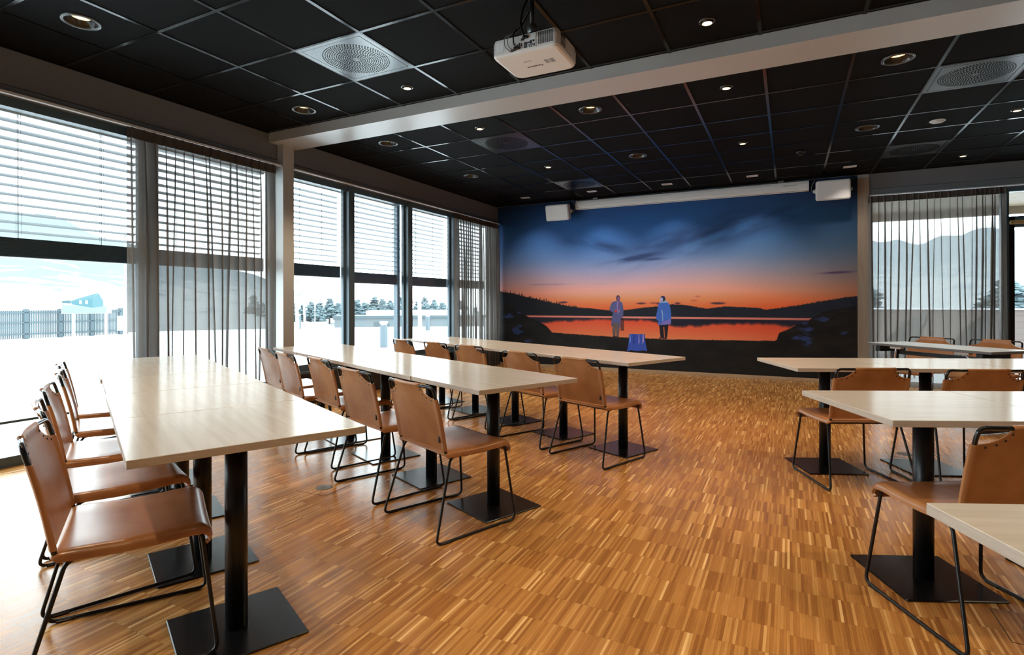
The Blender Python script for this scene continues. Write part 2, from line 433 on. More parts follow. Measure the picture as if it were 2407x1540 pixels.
# ---- ceiling: slab, boards, T-bars
ceil = MB().box(-5.10, RX, RY, BY + 0.12, CZ + 0.12, CZ + 0.20).build('ceiling', M_TILE); struct(ceil, 'black suspended ceiling of square boards')
RING = {(i, k) for i in (0, 4, 8) for k in (-4, -1, 2, 4, 7)} | {(12, -1), (12, 4)}
SPOT = {(i, k) for i in (2, 6, 10) for k in (-4, -1, 2, 4, 7)} | {(10, 10)}
WASH = [(0, 10), (2, 10), (4, 10), (6, 10), (8, 10)]
VENT = [(2, 1), (2, 5), (2, 9), (9, 5), (9, 9)]
def cellx(i): return GX0 + GXP * i
def celly(k): return GY0 + GYP * k
def tile_hole_mesh(w, d, r, t=0.015, n=32):
    mb = MB()
    def sq(a):
        c, s_ = math.cos(a), math.sin(a); m_ = max(abs(c) / (w / 2), abs(s_) / (d / 2)); return (c / m_, s_ / m_)
    ci = [(r * math.cos(2 * math.pi * q / n), r * math.sin(2 * math.pi * q / n)) for q in range(n)]
    so = [sq(2 * math.pi * q / n) for q in range(n)]
    # snap the nearest outer points to the corners
    for cx_, cy_ in ((w / 2, d / 2), (-w / 2, d / 2), (-w / 2, -d / 2), (w / 2, -d / 2)):
        b = min(range(n), key=lambda q: (so[q][0] - cx_) ** 2 + (so[q][1] - cy_) ** 2); so[b] = (cx_, cy_)
    v = [(x, y, 0) for x, y in ci] + [(x, y, 0) for x, y in so] + [(x, y, t) for x, y in ci]
    f = []
    for q in range(n):
        p = (q + 1) % n
        f += [(q, p, n + p, n + q), (p, q, 2 * n + q, 2 * n + p)]
    return mb.add(v, f).mesh('ceiling_board', M_TILE)
T_FULL = MB().box(-GXP / 2 + .004, GXP / 2 - .004, -GYP / 2 + .004, GYP / 2 - .004, 0, 0.015).mesh('ceiling_board', M_TILE)
T_RING = tile_hole_mesh(GXP - .008, GYP - .008, 0.098)
T_SPOT = tile_hole_mesh(GXP - .008, GYP - .008, 0.046)
rest = MB()
for i in range(-1, 19):
    for k in range(-10, 12):
        x0, x1, y0, y1 = cellx(i), cellx(i + 1), celly(k), celly(k + 1)
        if (i, k) in VENT: continue
        cx_, cy_ = (x0 + x1) / 2, (y0 + y1) / 2
        full = x0 > LX and x1 < RX and y1 < BY and y0 > RY
        vis = any(in_view(a, b, CZ, 30) for a in (x0, x1) for b in (y0, y1))
        if (i, k) in RING or (i, k) in SPOT:
            put('ceiling_board', T_RING if (i, k) in RING else T_SPOT, ceil, (cx_, cy_, CZ + .002))
        elif full and vis:
            put('ceiling_board', T_FULL, ceil, (cx_, cy_, CZ + .002))
        else:
            a0, a1, b0, b1 = max(x0, LX) + .004, min(x1, RX) - .004, max(y0, RY) + .004, min(y1, BY) - .004
            if a1 > a0 + .02 and b1 > b0 + .02:
                if vis: MB().box(a0, a1, b0, b1, CZ + .002, CZ + .017).build('ceiling_board', M_TILE, ceil)
                else: rest.box(a0, a1, b0, b1, CZ + .002, CZ + .017)
stuff(rest.build('ceiling_boards', M_TILE, ceil))
for i in range(0, 19):
    x = cellx(i)
    if x > RX: break
    for (ya, yb) in ((RY, 4.09), (4.44, BY)):
        MB().box(x - .012, x + .012, ya, yb, CZ - .003, CZ + .001).build('ceiling_runner', M_TEE, ceil)
for k in range(-9, 12):
    y = celly(k)
    if 4.06 < y < 4.46 or y > BY: continue
    MB().box(LX, RX, y - .012, y + .012, CZ - .0025, CZ + .0015).build('cross_tee', M_TEE, ceil)
for nm, (a, b, c, d) in {'edge_angle': (LX, LX + .022, RY, 4.09), 'edge_angle.b': (LX, LX + .022, 4.44, BY), 'edge_angle.c': (LX, RX, BY - .022, BY)}.items():
    MB().box(a, b, c, d, CZ - .004, CZ + .001).build('edge_angle', M_TILE, ceil)

# ---- beam and columns
bm = MB().box(-5.05, RX, 4.09, 4.44, 2.88, CZ + .11).build('trim_1', M_BEAM); struct(bm, 'grey painted beam crossing the black ceiling')
cm_ = MB().box(-5.10, -4.86, 4.20, 4.345, 0, 2.88).build('trim_2', M_BEAM); struct(cm_, 'grey painted column carrying the beam at the window wall')
cp = MB().box(0.868, 1.005, BY - .035, BY + .10, 0, 2.925).build('trim_3', M_PINE); struct(cp, 'knotty pine post at the right edge of the mural')

# ---- left wall: head panel, trims, low sill panel
wl = MB()
wl.box(-5.10, LX, RY, 4.20, 2.722, CZ + .11); wl.box(-5.10, LX, 4.345, BY, 2.722, CZ + .11)
wl.box(-5.10, -4.985, 4.20, 4.345, 2.60, CZ + .1)
wl = wl.build('wall_left', M_HEAD); struct(wl, 'taupe wall panel above the long windows')
for a, b in ((RY, 4.20), (4.345, BY)):
    t = MB().box(-5.10, LX + .004, a, b, 2.655, 2.714).build('trim', M_HEAD, wl)
    MB().box(LX - .02, LX + .010, a, b, 2.668, 2.682).build('trim_bead', M_HEAD, wl)
sp_ = MB().box(-5.10, -4.955, 4.345, BY, 0.0, 0.36).build('wall_sill', M_DARKPANEL); struct(sp_, 'black panel under the rear windows')
MB().box(-5.10, -4.93, 4.345, BY, 0.36, 0.385).build('sill_board', M_FRAME, sp_)

# ---- other walls
wb = MB().box(-5.10, 1.005, BY, BY + .10, 0, CZ + .11).build('wall_back', M_WALL); struct(wb, 'end wall that carries the mural')
hb = MB(); hb.box(1.005, RX, BY, BY + .10, 2.765, CZ + .11)
hb.box(3.75, RX, BY, BY + .10, 0, 2.765)
hb = hb.build('wall_head', M_HEAD); struct(hb, 'taupe wall panel above the right window')
MB().box(1.005, 3.75, BY - .004, BY + .08, 2.648, 2.757).build('trim', M_HEAD, hb)
wr = MB().box(RX, RX + .1, RY, BY + .1, 0, CZ + .11).build('wall_right', M_WALL); struct(wr)
wre = MB().box(-5.10, RX + .1, RY - .1, RY, 0, CZ + .11).build('wall_rear', M_WALL); struct(wre)
bb = empty('baseboard_back'); struct(bb, 'pale wooden baseboard under the mural')
for a, b in ((-4.94, -2.35), (-2.348, -0.02), (-0.018, 0.866)):
    MB().bbox(a, b, BY - .014, BY, 0, 0.052, .002).build('board', M_BASEB, bb)

# ---- windows
def window(name, bays, z0, label, transom=None, x=-5.06):
    w = empty(name, (x, bays[0][0], 0)); struct(w, label)
    def loc(mb, nm, mat): return put(nm, mb.mesh(nm, mat), w, None)
    y00 = bays[0][0]
    def B(mb, x0, x1, y0, y1, za, zb): return mb.box(x0 - x, x1 - x, y0 - y00, y1 - y00, za, zb)
    ya, yb = bays[0][0], bays[-1][1]
    loc(B(MB(), -5.10, -5.00, ya, yb, 2.585, 2.655), 'head_frame', M_FRAME)
    loc(B(MB(), -5.10, -4.985, ya, yb, z0, z0 + .075), 'sill_frame', M_FRAME)
    for n_, (a, b) in enumerate(bays):
        loc(B(MB(), -5.064, -5.056, a, b, z0 + .05, 2.60), 'pane', M_GLASS)
        if transom: loc(B(MB(), -5.075, -5.035, a, b, transom, transom + .018), 'transom', M_FRAME)
        if n_ > 0:
            c = (bays[n_ - 1][1] + a) / 2
            loc(B(MB(), -5.10, -4.985, c - .052, c + .052, z0, 2.655), 'mullion', M_FRAME)
            loc(B(MB(), -5.085, -5.045, c - .085, c + .085, z0, 2.655), 'sash', M_FRAME)
    for c in (ya, yb):
        loc(B(MB(), -5.09, -5.02, c - .03, c + .03, z0, 2.655), 'jamb', M_FRAME)
    return w
BAYS1 = [(-3.55, -1.97), (-1.97, -.75), (-.75, .47), (.47, 1.69), (1.69, 2.91), (2.91, 4.19)]
BAYS2 = [(4.36, 5.375), (5.375, 6.595), (6.595, 7.815), (7.815, 9.10)]
window('window_1', BAYS1, 0.0, 'floor-length slate-framed windows left of the column', transom=0.305)
window('window_2', BAYS2, 0.385, 'tall slate-framed windows between column and mural')
MB().box(-5.10, -4.97, 9.10, BY, 0.385, 2.66).build('jamb_board', M_HEAD, wl)

# right-hand window and glass door in the end wall
w3 = empty('window_3', (1.005, BY, 0)); struct(w3, 'large window behind the right curtain')
MB().box(0, 1.50, .03, .10, 0, .07).build('sill_frame', M_WHITE, w3)
MB().box(0, 1.50, .03, .10, 2.60, 2.66).build('head_frame', M_FRAME, w3)
MB().box(0, 1.50, .055, .063, .05, 2.62).build('pane', M_GLASS, w3)
MB().box(0, .05, .03, .10, 0, 2.66).build('jamb', M_FRAME, w3)
MB().box(1.45, 1.53, .02, .10, 0, 2.66).build('jamb', M_FRAME, w3)
dr = empty('door_1', (2.535, BY, 0)); struct(dr, 'dark-framed glass door at the far right edge')
MB().box(0, 1.2, .02, .10, 2.13, 2.27).build('head_frame', M_FRAME, dr)
MB().box(0, .055, .02, .10, 0, 2.27).build('stile', M_BLACK, dr)
MB().box(0.17, .30, .02, .10, 0, 2.13).build('stile', M_BLACK, dr)
MB().box(0.30, 1.2, .02, .10, 0, .25).build('bottom_rail', M_BLACK, dr)
MB().box(1.1, 1.2, .02, .10, 0, 2.13).build('stile', M_BLACK, dr)
MB().box(0, 1.2, .055, .063, .02, 2.13).build('pane', M_GLASS, dr)
MB().box(0, 1.2, .055, .063, 2.27, 2.62).build('upper_pane', M_GLASS, dr)
MB().box(0, 1.2, .02, .10, 2.59, 2.66).build('head_frame', M_FRAME, dr)
cl = MB().bbox(0.0, .20, -.03, .02, 2.165, 2.215, .006).build('closer', M_OAK, dr); cl['label'] = 'oak-faced door closer'
hd = MB().bbox(.175, .30, -.06, -.02, 1.00, 1.05, .01).build('handle', M_OAK, dr); hd['label'] = 'oak door handle'

# daylight portals: only steer sampling of the sky through the openings
def portal(loc, rot, sx, sy):
    l = bpy.data.lights.new('sky_portal', 'AREA'); l.shape = 'RECTANGLE'; l.size = sx; l.size_y = sy; l.cycles.is_portal = True
    o = bpy.data.objects.new('sky_portal', l); o.location = loc; o.rotation_euler = rot; COL.objects.link(o)
portal((-5.30, .32, 1.33), (0, R(-90), 0), 2.62, 7.7)
portal((-5.30, 6.73, 1.52), (0, R(-90), 0), 2.28, 4.75)
portal((2.37, BY + .16, 1.33), (R(-90), 0, 0), 2.74, 2.62)

# ================================================================== CEILING FIXTURES
def cell_c(i, k): return ((cellx(i) + cellx(i + 1)) / 2, (celly(k) + celly(k + 1)) / 2)
COLNAME = {0: 'along the windows', 2: 'in the second column from the windows', 4: 'in line with the aisle', 6: 'right of the aisle',
           8: 'over the right-hand tables', 10: 'by the right window', 12: 'far right', 14: 'far right', 16: 'far right'}
ROWNAME = {-7: 'behind the camera', -4: 'behind the camera', -1: 'nearest the camera', 2: 'just before the beam', 4: 'just behind the beam',
           7: 'midway between beam and mural', 10: 'next to the end wall'}
def lamp(root, z, w, ang, col=LAMP_COL, size=0.03, rot=(0, 0, 0), blend=0.6):
    l = bpy.data.lights.new('lamp_light', 'SPOT'); l.energy = w; l.color = col; l.spot_size = R(ang); l.spot_blend = blend; l.shadow_soft_size = size
    o = bpy.data.objects.new('lamp_light', l); COL.objects.link(o); o.parent = root; o.location = (0, 0, z); o.rotation_euler = rot
RING_M = MB().lathe([(.0865, .0), (.0885, -.006), (.096, -.007), (.0985, -.004), (.101, -.007), (.108, -.006), (.110, 0.0)], 40, cap=False).mesh('trim_ring', M_RING)
CONE_M = MB().lathe([(.0865, 0.0), (.078, .020), (.054, .034)], 40, cap=False).mesh('reflector', M_DLIN)
LENS_M = MB().lathe([(.054, .034), (.0001, .031)], 32, cap=False).mesh('lens', M_LAMP)
SRING_M = MB().lathe([(.040, .0), (.0405, -.004), (.046, -.005), (.052, -.003), (.053, 0.0)], 32, cap=False).mesh('trim_ring', M_RING)
SCAN_M = MB().lathe([(.040, 0.0), (.040, .05), (.001, .05)], 24, cap=False).mesh('can', M_DLIN)
SHEAD_M = MB().lathe([(.001, .040), (.031, .036), (.034, -.010), (.031, -.012)], 24, cap=False).mesh('gimbal_head', M_BLACK)
SLENS_M = MB().lathe([(.031, -.011), (.001, -.011)], 24, cap=False).mesh('lens', M_LAMP2)
for (i, k) in sorted(RING):
    x, y = cell_c(i, k)
    if x > RX - .1 or y < RY + .1: continue
    o = empty('ring_downlight', (x, y, CZ))
    if in_view(x, y, CZ, 60):
        tag(o, f'wide ring downlight {COLNAME[i]}, {ROWNAME[k]}', 'ceiling light', 'wide ring downlights')
    else:
        tag(o, 'wide ring downlight outside the camera view', 'ceiling light', 'ring downlights out of view')
    put('trim_ring', RING_M, o); put('reflector', CONE_M, o); put('lens', LENS_M, o)
    lamp(o, -.012, W_RING, 105)
for (i, k) in sorted(SPOT):
    x, y = cell_c(i, k)
    if x > RX - .1 or y < RY + .1: continue
    o = empty('spot_downlight', (x, y, CZ))
    if in_view(x, y, CZ, 60):
        tag(o, f'small round spotlight {COLNAME[i]}, {ROWNAME[k]}', 'ceiling light', 'small ceiling spotlights')
    else:
        tag(o, 'small round spotlight outside the camera view', 'ceiling light', 'spotlights out of view')
    put('trim_ring', SRING_M, o); put('can', SCAN_M, o)
    h_ = put('gimbal_head', SHEAD_M, o); put('lens', SLENS_M, h_)
    lamp(o, -.014, W_SPOT, 80, (1, .76, .48))
WN = ['leftmost rectangular wall washer, near the window corner', 'rectangular wall washer, second from the window corner', 'middle rectangular wall washer above the mural',
      'rectangular wall washer, fourth from the window corner', 'rightmost rectangular wall washer, above the pine post']
for n_, (i, k) in enumerate(WASH):
    x, y = cell_c(i, k)
    o = empty('wall_washer', (x, y, CZ)); tag(o, WN[n_], 'ceiling light', 'rectangular wall washers')
    fr = MB()
    for a in ((-.075, .075, -.045, -.032), (-.075, .075, .032, .045), (-.075, -.062, -.032, .032), (.062, .075, -.032, .032)): fr.box(*a, -.008, -.0005)
    fr.build('trim_frame', M_WHITE2, o)
    MB().box(-.062, .062, -.032, .032, -.003, -.0005).build('reflector', M_WASHIN, o)
    lamp(o, -.02, W_WASH * (.45 if n_ == 4 else 1), 98, (1, .88, .76), rot=(R(9), 0, 0), blend=1.0)

# perforated swirl vents
holes = MB()
for ring in range(1, 15):
    rr = .016 + ring * .0158; n_ = int(6 + ring * 4.9); off = ring * .11
    for q in range(n_):
        a = 2 * math.pi * q / n_ + off; ca, sa = math.cos(a), math.sin(a); hw, hd = .0052, .0042
        cx_, cy_ = rr * ca, rr * sa
        holes.add([(cx_ + ca * s1 * hd - sa * s2 * hw, cy_ + sa * s1 * hd + ca * s2 * hw, -.0045) for s1, s2 in ((-1, -1), (-1, 1), (1, 1), (1, -1))], [(0, 1, 2, 3)])
HOLES_M = holes.mesh('perforation', M_HOLE)
VF = MB()
for a in ((-.298, .298, -.302, -.270), (-.298, .298, .270, .302), (-.298, -.268, -.270, .270), (.268, .298, -.270, .270)): VF.box(*a, -.0035, .004)
VF_M = VF.mesh('outer_frame', M_VENT)
VP_M = MB().bbox(-.265, .265, -.267, .267, -.004, .004, .002).mesh('face_plate', M_VENT)
VG_M = MB().box(-.29, .29, -.29, .29, .004, .006).mesh('backing', M_HOLE)
VL = ['perforated square ceiling vent between the projector and the windows', 'perforated square ceiling vent just behind the beam, left of centre', 'perforated square ceiling vent nearest the mural, left of centre',
      'larger-looking perforated ceiling vent at the upper right corner', 'perforated square ceiling vent near the end wall on the right']
for n_, (i, k) in enumerate(VENT):
    x, y = cell_c(i, k)
    o = empty('ceiling_vent', (x, y, CZ)); tag(o, VL[n_], 'vent', 'swirl ceiling vents')
    put('outer_frame', VF_M, o); put('backing', VG_M, o)
    p = put('face_plate', VP_M, o); stuff(put('perforation', HOLES_M, p))
o = empty('smoke_detector', (.125, 7.46, CZ)); tag(o, 'dark round smoke detector on the ceiling near the screen', 'smoke detector')
MB().lathe([(.055, 0), (.055, -.015), (.045, -.03), (.022, -.034)], 28).build('base', M_BLACK, o)
MB().lathe([(.022, -.034), (.024, -.045), (.012, -.058), (.001, -.06)], 20).build('sensor_dome', M_CHROMEB, o)
o = empty('air_valve', (1.325, 6.83, CZ)); tag(o, 'white round air valve in a ceiling board at right', 'vent')
MB().lathe([(.066, 0), (.066, -.008), (.055, -.013)], 32).build('rim', M_WHITE, o)
MB().lathe([(.05, -.013), (.05, -.018), (.001, -.02)], 28).build('disc', M_WHITE, o)

# ================================================================== VENETIAN BLINDS (outside the glass)
def blind(y0, y1, ztop, zb, label, cords):
    o = empty('venetian_blind', (-5.165, (y0 + y1) / 2, 0)); tag(o, label, 'window blind', 'lowered outdoor venetian blinds')
    w = (y1 - y0) / 2
    MB().box(-.05, .05, -w, w, 2.575, 2.64).build('head_rail', M_WHITE, o)
    prof = [(-.040, -.004), (-.02, .001), (0, .003), (.02, .001), (.040, -.004)]
    sl = MB(); P = [[(a, s_ * w, b) for s_ in (-1, 1)] for a, b in prof]; Q = [[(a, s_ * w, b - .0016) for s_ in (-1, 1)] for a, b in prof]
    sl.grid(P, 0, True, True); sl.grid(Q, 0, True, False)
    e0 = [P[0][0], P[0][1], Q[0][1], Q[0][0]]; e1 = [P[-1][0], P[-1][1], Q[-1][1], Q[-1][0]]
    sl.add(e0, [(0, 1, 2, 3)]); sl.add(e1, [(3, 2, 1, 0)])
    me = sl.mesh('slat', M_SLAT)
    z = ztop
    while z > zb + .155:
        s_ = put('slat', me, o, (0, 0, z)); s_.rotation_euler = (0, R(-6.5 + random.uniform(-.8, .8)), 0); z -= .0685
    st = MB()
    for q in range(14): st.box(-.040, .040, -w, w, zb + .016 + q * .0090, zb + .016 + q * .0090 + .0066)
    st.box(-.030, .030, -w + .004, w - .004, zb + .01, zb + .138)
    stuff(st.build('slat_stack', M_SLAT, o))
    MB().bbox(-.041, .041, -w, w, zb - .004, zb + .014, .004).build('bottom_rail', M_SLAT, o)
    for c in cords:
        MB().tube([(.045, c - (y0 + y1) / 2, ztop + .05), (.045, c - (y0 + y1) / 2, zb + .1)], .0022, 6).build('ladder_cord', M_SLAT, o)
        for dx in (-.012, .014):
            MB().tube([(.05, c - (y0 + y1) / 2 + dx, ztop + .05), (.052, c - (y0 + y1) / 2 + dx * 1.3, zb + .16)], .0009, 4).build('lift_cord', M_SLAT, o)
blind(.50, 1.63, 2.535, 1.520, 'outdoor blind left of the frame, mostly out of view', [.8, 1.4])
blind(1.72, 2.88, 2.535, 1.520, 'leftmost outdoor blind, open slats above the snowy town view', [2.02, 2.575])
blind(2.94, 4.17, 2.535, 1.520, 'outdoor blind seen through the sheer curtain beside the column', [3.2, 3.9])
blind(4.40, 5.33, 2.520, 1.497, 'outdoor blind in the window right of the column', [4.66, 5.0])
blind(5.42, 6.46, 2.530, 1.440, 'outdoor blind in the middle window, stopping short of its guide rail', [5.62, 6.35])
blind(6.66, 7.77, 2.530, 1.432, 'outdoor blind left of the corner curtain', [6.9, 7.35])
blind(7.86, 9.06, 2.530, 1.432, 'outdoor blind behind the corner curtain', [8.2, 8.7])
o = tag(MB().box(-5.20, -5.13, 6.475, 6.535, .36, 2.64).build('blind_guide_rail', M_FRAME), 'slim vertical blind guide rail outside the middle window', 'guide rail')

# ================================================================== CURTAINS
def curtain(name_label, along, p0, p1, fixed, z0, z1, pleats, seed, bunch=None, inward=1.0, depth=.055):
    """along 'y': hangs in a plane of constant x; along 'x': constant y. Pleats are folds pinched at the tape."""
    rnd = random.Random(seed)
    o = empty('sheer_curtain', (fixed, p0, 0) if along == 'y' else (p0, fixed, 0)); tag(o, name_label, 'curtain', 'taupe sheer curtains')
    W = p1 - p0; n = pleats
    zs = [z1 - .085, z1 - .16, z1 - .32, z1 - .6] + [z1 - .6 - (z1 - .6 - z0) * t / 7 for t in range(1, 8)]
    cs = []
    for q in range(n):
        c = (q + .5) / n + rnd.uniform(-.12, .12) / n
        if bunch: c = bunch(c)
        cs.append(c * W)
    dr = [[rnd.uniform(-1, 1) * .022, rnd.uniform(-1, 1) * .040, rnd.uniform(.6, 1.3), rnd.uniform(0, 6.28), rnd.uniform(.45, 1.25)] for _ in cs]
    def at(s_, d_, z): return (inward * d_, s_, z) if along == 'y' else (s_, -inward * d_, z)
    rows = []
    for z in zs:
        t = (z1 - z) / (z1 - z0)
        line = []
        prev = 0.0
        for q, c in enumerate(cs):
            w0 = min((.010 + .018 * min(t * 3, 1.0) * (1 - .35 * t)) * dr[q][4], (W / n) * .40)
            cc = c + dr[q][0] * math.sin(t * 2.6 + dr[q][3]) + dr[q][1] * t
            dd = depth * dr[q][2] * (.55 + .45 * min(t * 4, 1))
            mid = (prev + cc - w0) / 2
            line += [(mid, .006 * math.sin(q * 2.1 + t * 2) - .012 * min(t * 3, 1)), (cc - w0, 0.0), (cc + w0 * .55, dd * .45), (cc + w0 * .45, dd * .62), (cc - w0 * .5, dd * .9), (cc - w0 * .35, dd), (cc + w0, 0.0)]
            prev = cc + w0
        line.append((W + dr[-1][1] * t * .5, 0.0))
        line[0] = (0 + dr[0][1] * t * .4, 0.0)
        rows.append([at(s_, d_, z) for s_, d_ in line])
    MB().grid(rows, 0, True).build('sheer_cloth', M_SHEER, o)
    # heading tape, doubled and dark, pinched at each pleat
    tp = []
    for z in (z1, z1 - .09):
        line = [(0, 0.0)]
        for c in cs: line += [(c - .012, .004), (c, .022), (c + .012, .004)]
        line.append((W, 0.0)); tp.append([at(s_, d_ + .004, z) for s_, d_ in line])
    MB().grid(tp, 0, False).build('heading_tape', M_TAPE, o)
    return o
curtain('sheer taupe curtain left of the column, hanging to the floor', 'y', 2.645, 4.125, -4.885, .015, 2.635, 17, 3)
curtain('sheer taupe curtain in the window corner beside the mural', 'y', 7.62, 9.14, -4.885, .015, 2.640, 20, 5, depth=.05)
def bunch_r(c): return c * 1.16 if c < .66 else .7656 + (c - .66) * .69
curtain('sheer taupe curtain over the right window, bunched towards the door', 'x', 0.985, 2.485, BY - .075, .015, 2.645, 22, 9, bunch=bunch_r, depth=.06)
for nm, (a, b, c, d, e, f) in {'sheer curtain rail on the trim left of the column': (-4.90, -4.865, 1.0, 4.19, 2.638, 2.655),
                               'sheer curtain rail on the trim in the window corner': (-4.90, -4.865, 4.36, 9.19, 2.643, 2.655)}.items():
    tag(MB().box(a, b, c, d, e, f).build('curtain_rail', M_WHITE), nm.replace('sheer curtain', 'slim white curtain'), 'curtain rail')
tag(MB().box(1.01, 3.6, BY - .092, BY - .056, 2.650, 2.664).build('curtain_rail', M_WHITE), 'slim white curtain rail above the right window', 'curtain rail')

# ================================================================== MURAL (printed wall covering)
def lin(c): 
    c = np.asarray(c, float) / 255.0
    return np.where(c <= .04045, c / 12.92, ((c + .055) / 1.055) ** 2.4)
def noise2(X, Z, sx, sz, seed, octv=5):
    rs = np.random.RandomState(seed); out = np.zeros_like(X); amp = 1.0; tot = 0
    for o_ in range(octv):
        g = rs.rand(64, 64); fx, fz = X * sx * 2 ** o_ + 7.3 * o_, Z * sz * 2 ** o_ + 3.1 * o_
        i0, k0 = np.floor(fx).astype(int), np.floor(fz).astype(int); tx, tz = fx - i0, fz - k0
        tx, tz = tx * tx * (3 - 2 * tx), tz * tz * (3 - 2 * tz)
        a = g[i0 % 64, k0 % 64]; b = g[(i0 + 1) % 64, k0 % 64]; c = g[i0 % 64, (k0 + 1) % 64]; d = g[(i0 + 1) % 64, (k0 + 1) % 64]
        out += amp * ((a * (1 - tx) + b * tx) * (1 - tz) + (c * (1 - tx) + d * tx) * tz); tot += amp; amp *= .5
    return out / tot
MX0, MX1, MZ0, MZ1 = -4.935, 0.867, 0.052, 2.972
nx, nz = 760, 380
gx = np.linspace(MX0, MX1, nx); gz = np.linspace(MZ0, MZ1, nz)
X, Z = np.meshgrid(gx, gz)
stops = [(0.9, (236, 80, 46)), (1.0, (243, 90, 50)), (1.10, (249, 108, 62)), (1.21, (249, 134, 92)), (1.35, (228, 155, 138)), (1.53, (186, 152, 162)), (1.74, (134, 138, 172)),
         (1.95, (86, 116, 166)), (2.23, (50, 92, 150)), (2.5, (30, 76, 134)), (2.8, (20, 58, 110)), (2.98, (14, 42, 82))]
wob = Z + .10 * (noise2(X, Z, .7, 1.4, 4, 3) - .5) * np.clip((Z - 1.2) * 2, 0, 1)
rgb = np.stack([np.interp(wob, [s[0] for s in stops], [s[1][c] for s in stops]) for c in range(3)], -1)
dx = (X + 2.15)
side = np.where(dx > 0, 1 - .34 * (dx / 3.0) ** 2, 1 - .20 * (dx / 2.8) ** 2)
rgb = rgb * side[..., None]
rgb[..., 2] *= np.where(dx > 0, 1 - .10 * (dx / 3.0), 1)
def blob(cx, cz, a, b, ang, k, col=(18, 34, 66)):
    global rgb
    c, s_ = math.cos(R(ang)), math.sin(R(ang)); u = ((X - cx) * c + (Z - cz) * s_) / a; w = (-(X - cx) * s_ + (Z - cz) * c) / b
    n = noise2(X * c + Z * s_, -X * s_ + Z * c, 1.6, 7.0, int(abs(cx * 31 + cz * 17)) + 1, 5)
    f = np.clip(k * np.exp(-(u * u + w * w)) * np.clip((n - .30) * 2.6, 0, 1.5), 0, .92)[..., None]
    rgb = rgb * (1 - f) + np.array(col) * f
blob(-.6, 2.42, 1.25, .20, 17, 1.0); blob(-1.55, 2.25, .7, .12, 14, .8); blob(-2.9, 2.16, .50, .085, -14, 1.1, (26, 52, 92)); blob(.2, 2.62, .9, .14, 6, .7)
blob(-2.38, 1.905, .42, .042, 9, 1.6, (40, 56, 96)); blob(-1.98, 1.885, .20, .022, 2, 1.6, (46, 62, 104)); blob(-3.4, 2.3, .5, .1, -8, .5, (28, 56, 100))
blob(-4.0, 1.50, .9, .016, 0, 1.4, (120, 108, 136)); blob(.7, 1.60, .22, .014, 2, 1.6, (64, 50, 82))
for cx_, cz_, a_ in ((-2.36, 1.158, .05), (-2.2, 1.155, .07), (-2.03, 1.158, .12), (-1.88, 1.15, .06), (-1.62, 1.156, .04), (-1.5, 1.18, .03), (-1.36, 1.20, .05), (-1.0, 1.155, .08), (-1.3, 1.26, .04), (-3.6, 1.175, .06)):
    blob(cx_, cz_, a_, .013, 0, 2.4, (58, 42, 60))
# silhouettes
ridge = [(-4.94, 1.376), (-4.607, 1.334), (-4.28, 1.253), (-3.962, 1.193), (-3.653, 1.127), (-3.442, 1.087), (-3.088, 1.066), (-2.803, 1.034), (-2.47, 1.041), (-2.094, 1.09), (-1.938, 1.101), (-1.707, 1.135),
         (-1.506, 1.127), (-1.165, 1.067), (-.904, 1.103), (-.628, 1.093), (-.404, 1.079), (-.316, 1.055), (-.077, 1.087), (.155, 1.123), (.443, 1.181), (.643, 1.215), (.87, 1.253)]
rz_ = np.interp(gx, [p[0] for p in ridge], [p[1] for p in ridge])
jag = np.random.rand(nx); trees = np.where(gx < -3.35, (jag ** 3) * .055 + .012 * np.abs(np.sin(gx * 90)), np.where(gx > -.1, jag * .018, jag * .006))
rz_ = rz_ + trees
mount = (Z < rz_[None, :])
dark = np.array([24, 30, 42.]) + 10 * (noise2(X, Z, 6, 12, 8) - .5)[..., None]
dark = np.where((X < -2.6)[..., None], dark * .72, dark)
rgb = np.where(mount[..., None], dark, rgb)
# lake: bright far strip, dark reflected hills, orange reflected sky
wl_ = .937
lake = Z < wl_
strip = lake & (Z > .905)
rgb = np.where(strip[..., None], np.array([222, 128, 116.]) * np.clip(side, .55, 1)[..., None], rgb)
rf = np.interp(gx, [-4.03, -3.65, -2.92, -2.1, -1.68, -1.26, -1.09, -.40, .03], [.803, .837, .874, .871, .785, .785, .825, .848, .803])
edge = np.clip((rf[None, :] + .03 * (noise2(X, Z, 14, 3, 11) - .5) * 2 - Z) / .05 + .5, 0, 1)
org = np.stack([np.interp(Z, [.55, .70, .86], v) for v in ((255, 250, 228), (128, 104, 80), (86, 66, 52))], -1) * np.clip(side, .6, 1)[..., None]
org *= (1 - .10 * (noise2(X, Z, 3, 22, 15) - .3))[..., None]
lk = np.array([26, 28, 44.]) * (1 - edge[..., None]) + org * edge[..., None]
rgb = np.where((lake & ~strip)[..., None], lk, rgb)
# near banks and beach
sh = np.interp(gx, [-4.94, -4.67, -4.51, -4.25, -4.06, -3.93, -3.82, -3.2, -2.64, -2.1, -1.71, -.86, -.20, -.17, -.14, .03, .24, .44, .64, .87],
               [1.105, 1.121, 1.002, .887, .817, .746, .629, .603, .579, .572, .564, .576, .584, .60, .704, .791, .889, 1.031, 1.078, 1.124])
sh = sh + .014 * (noise2(gx[None, :], gx[None, :] * 0, 9, 1, 21)[0] - .5) + np.random.rand(nx) * .006
bank = Z < sh[None, :]
n1 = noise2(X, Z, 3.5, 8, 31); n2 = noise2(X, Z, 9, 20, 33)
gcol = np.array([17, 16, 17.]) + (n1[..., None] - .45) * np.array([26, 26, 14.]) + (n2[..., None] - .5) * np.array([10, 10, 8.])
stone = np.clip((noise2(X, Z, 4.2, 11, 37, 3) - .66) * 9, 0, 1) * np.clip((np.abs(X + 2.0) - 1.55) * 2, 0, 1) * (Z > .42)
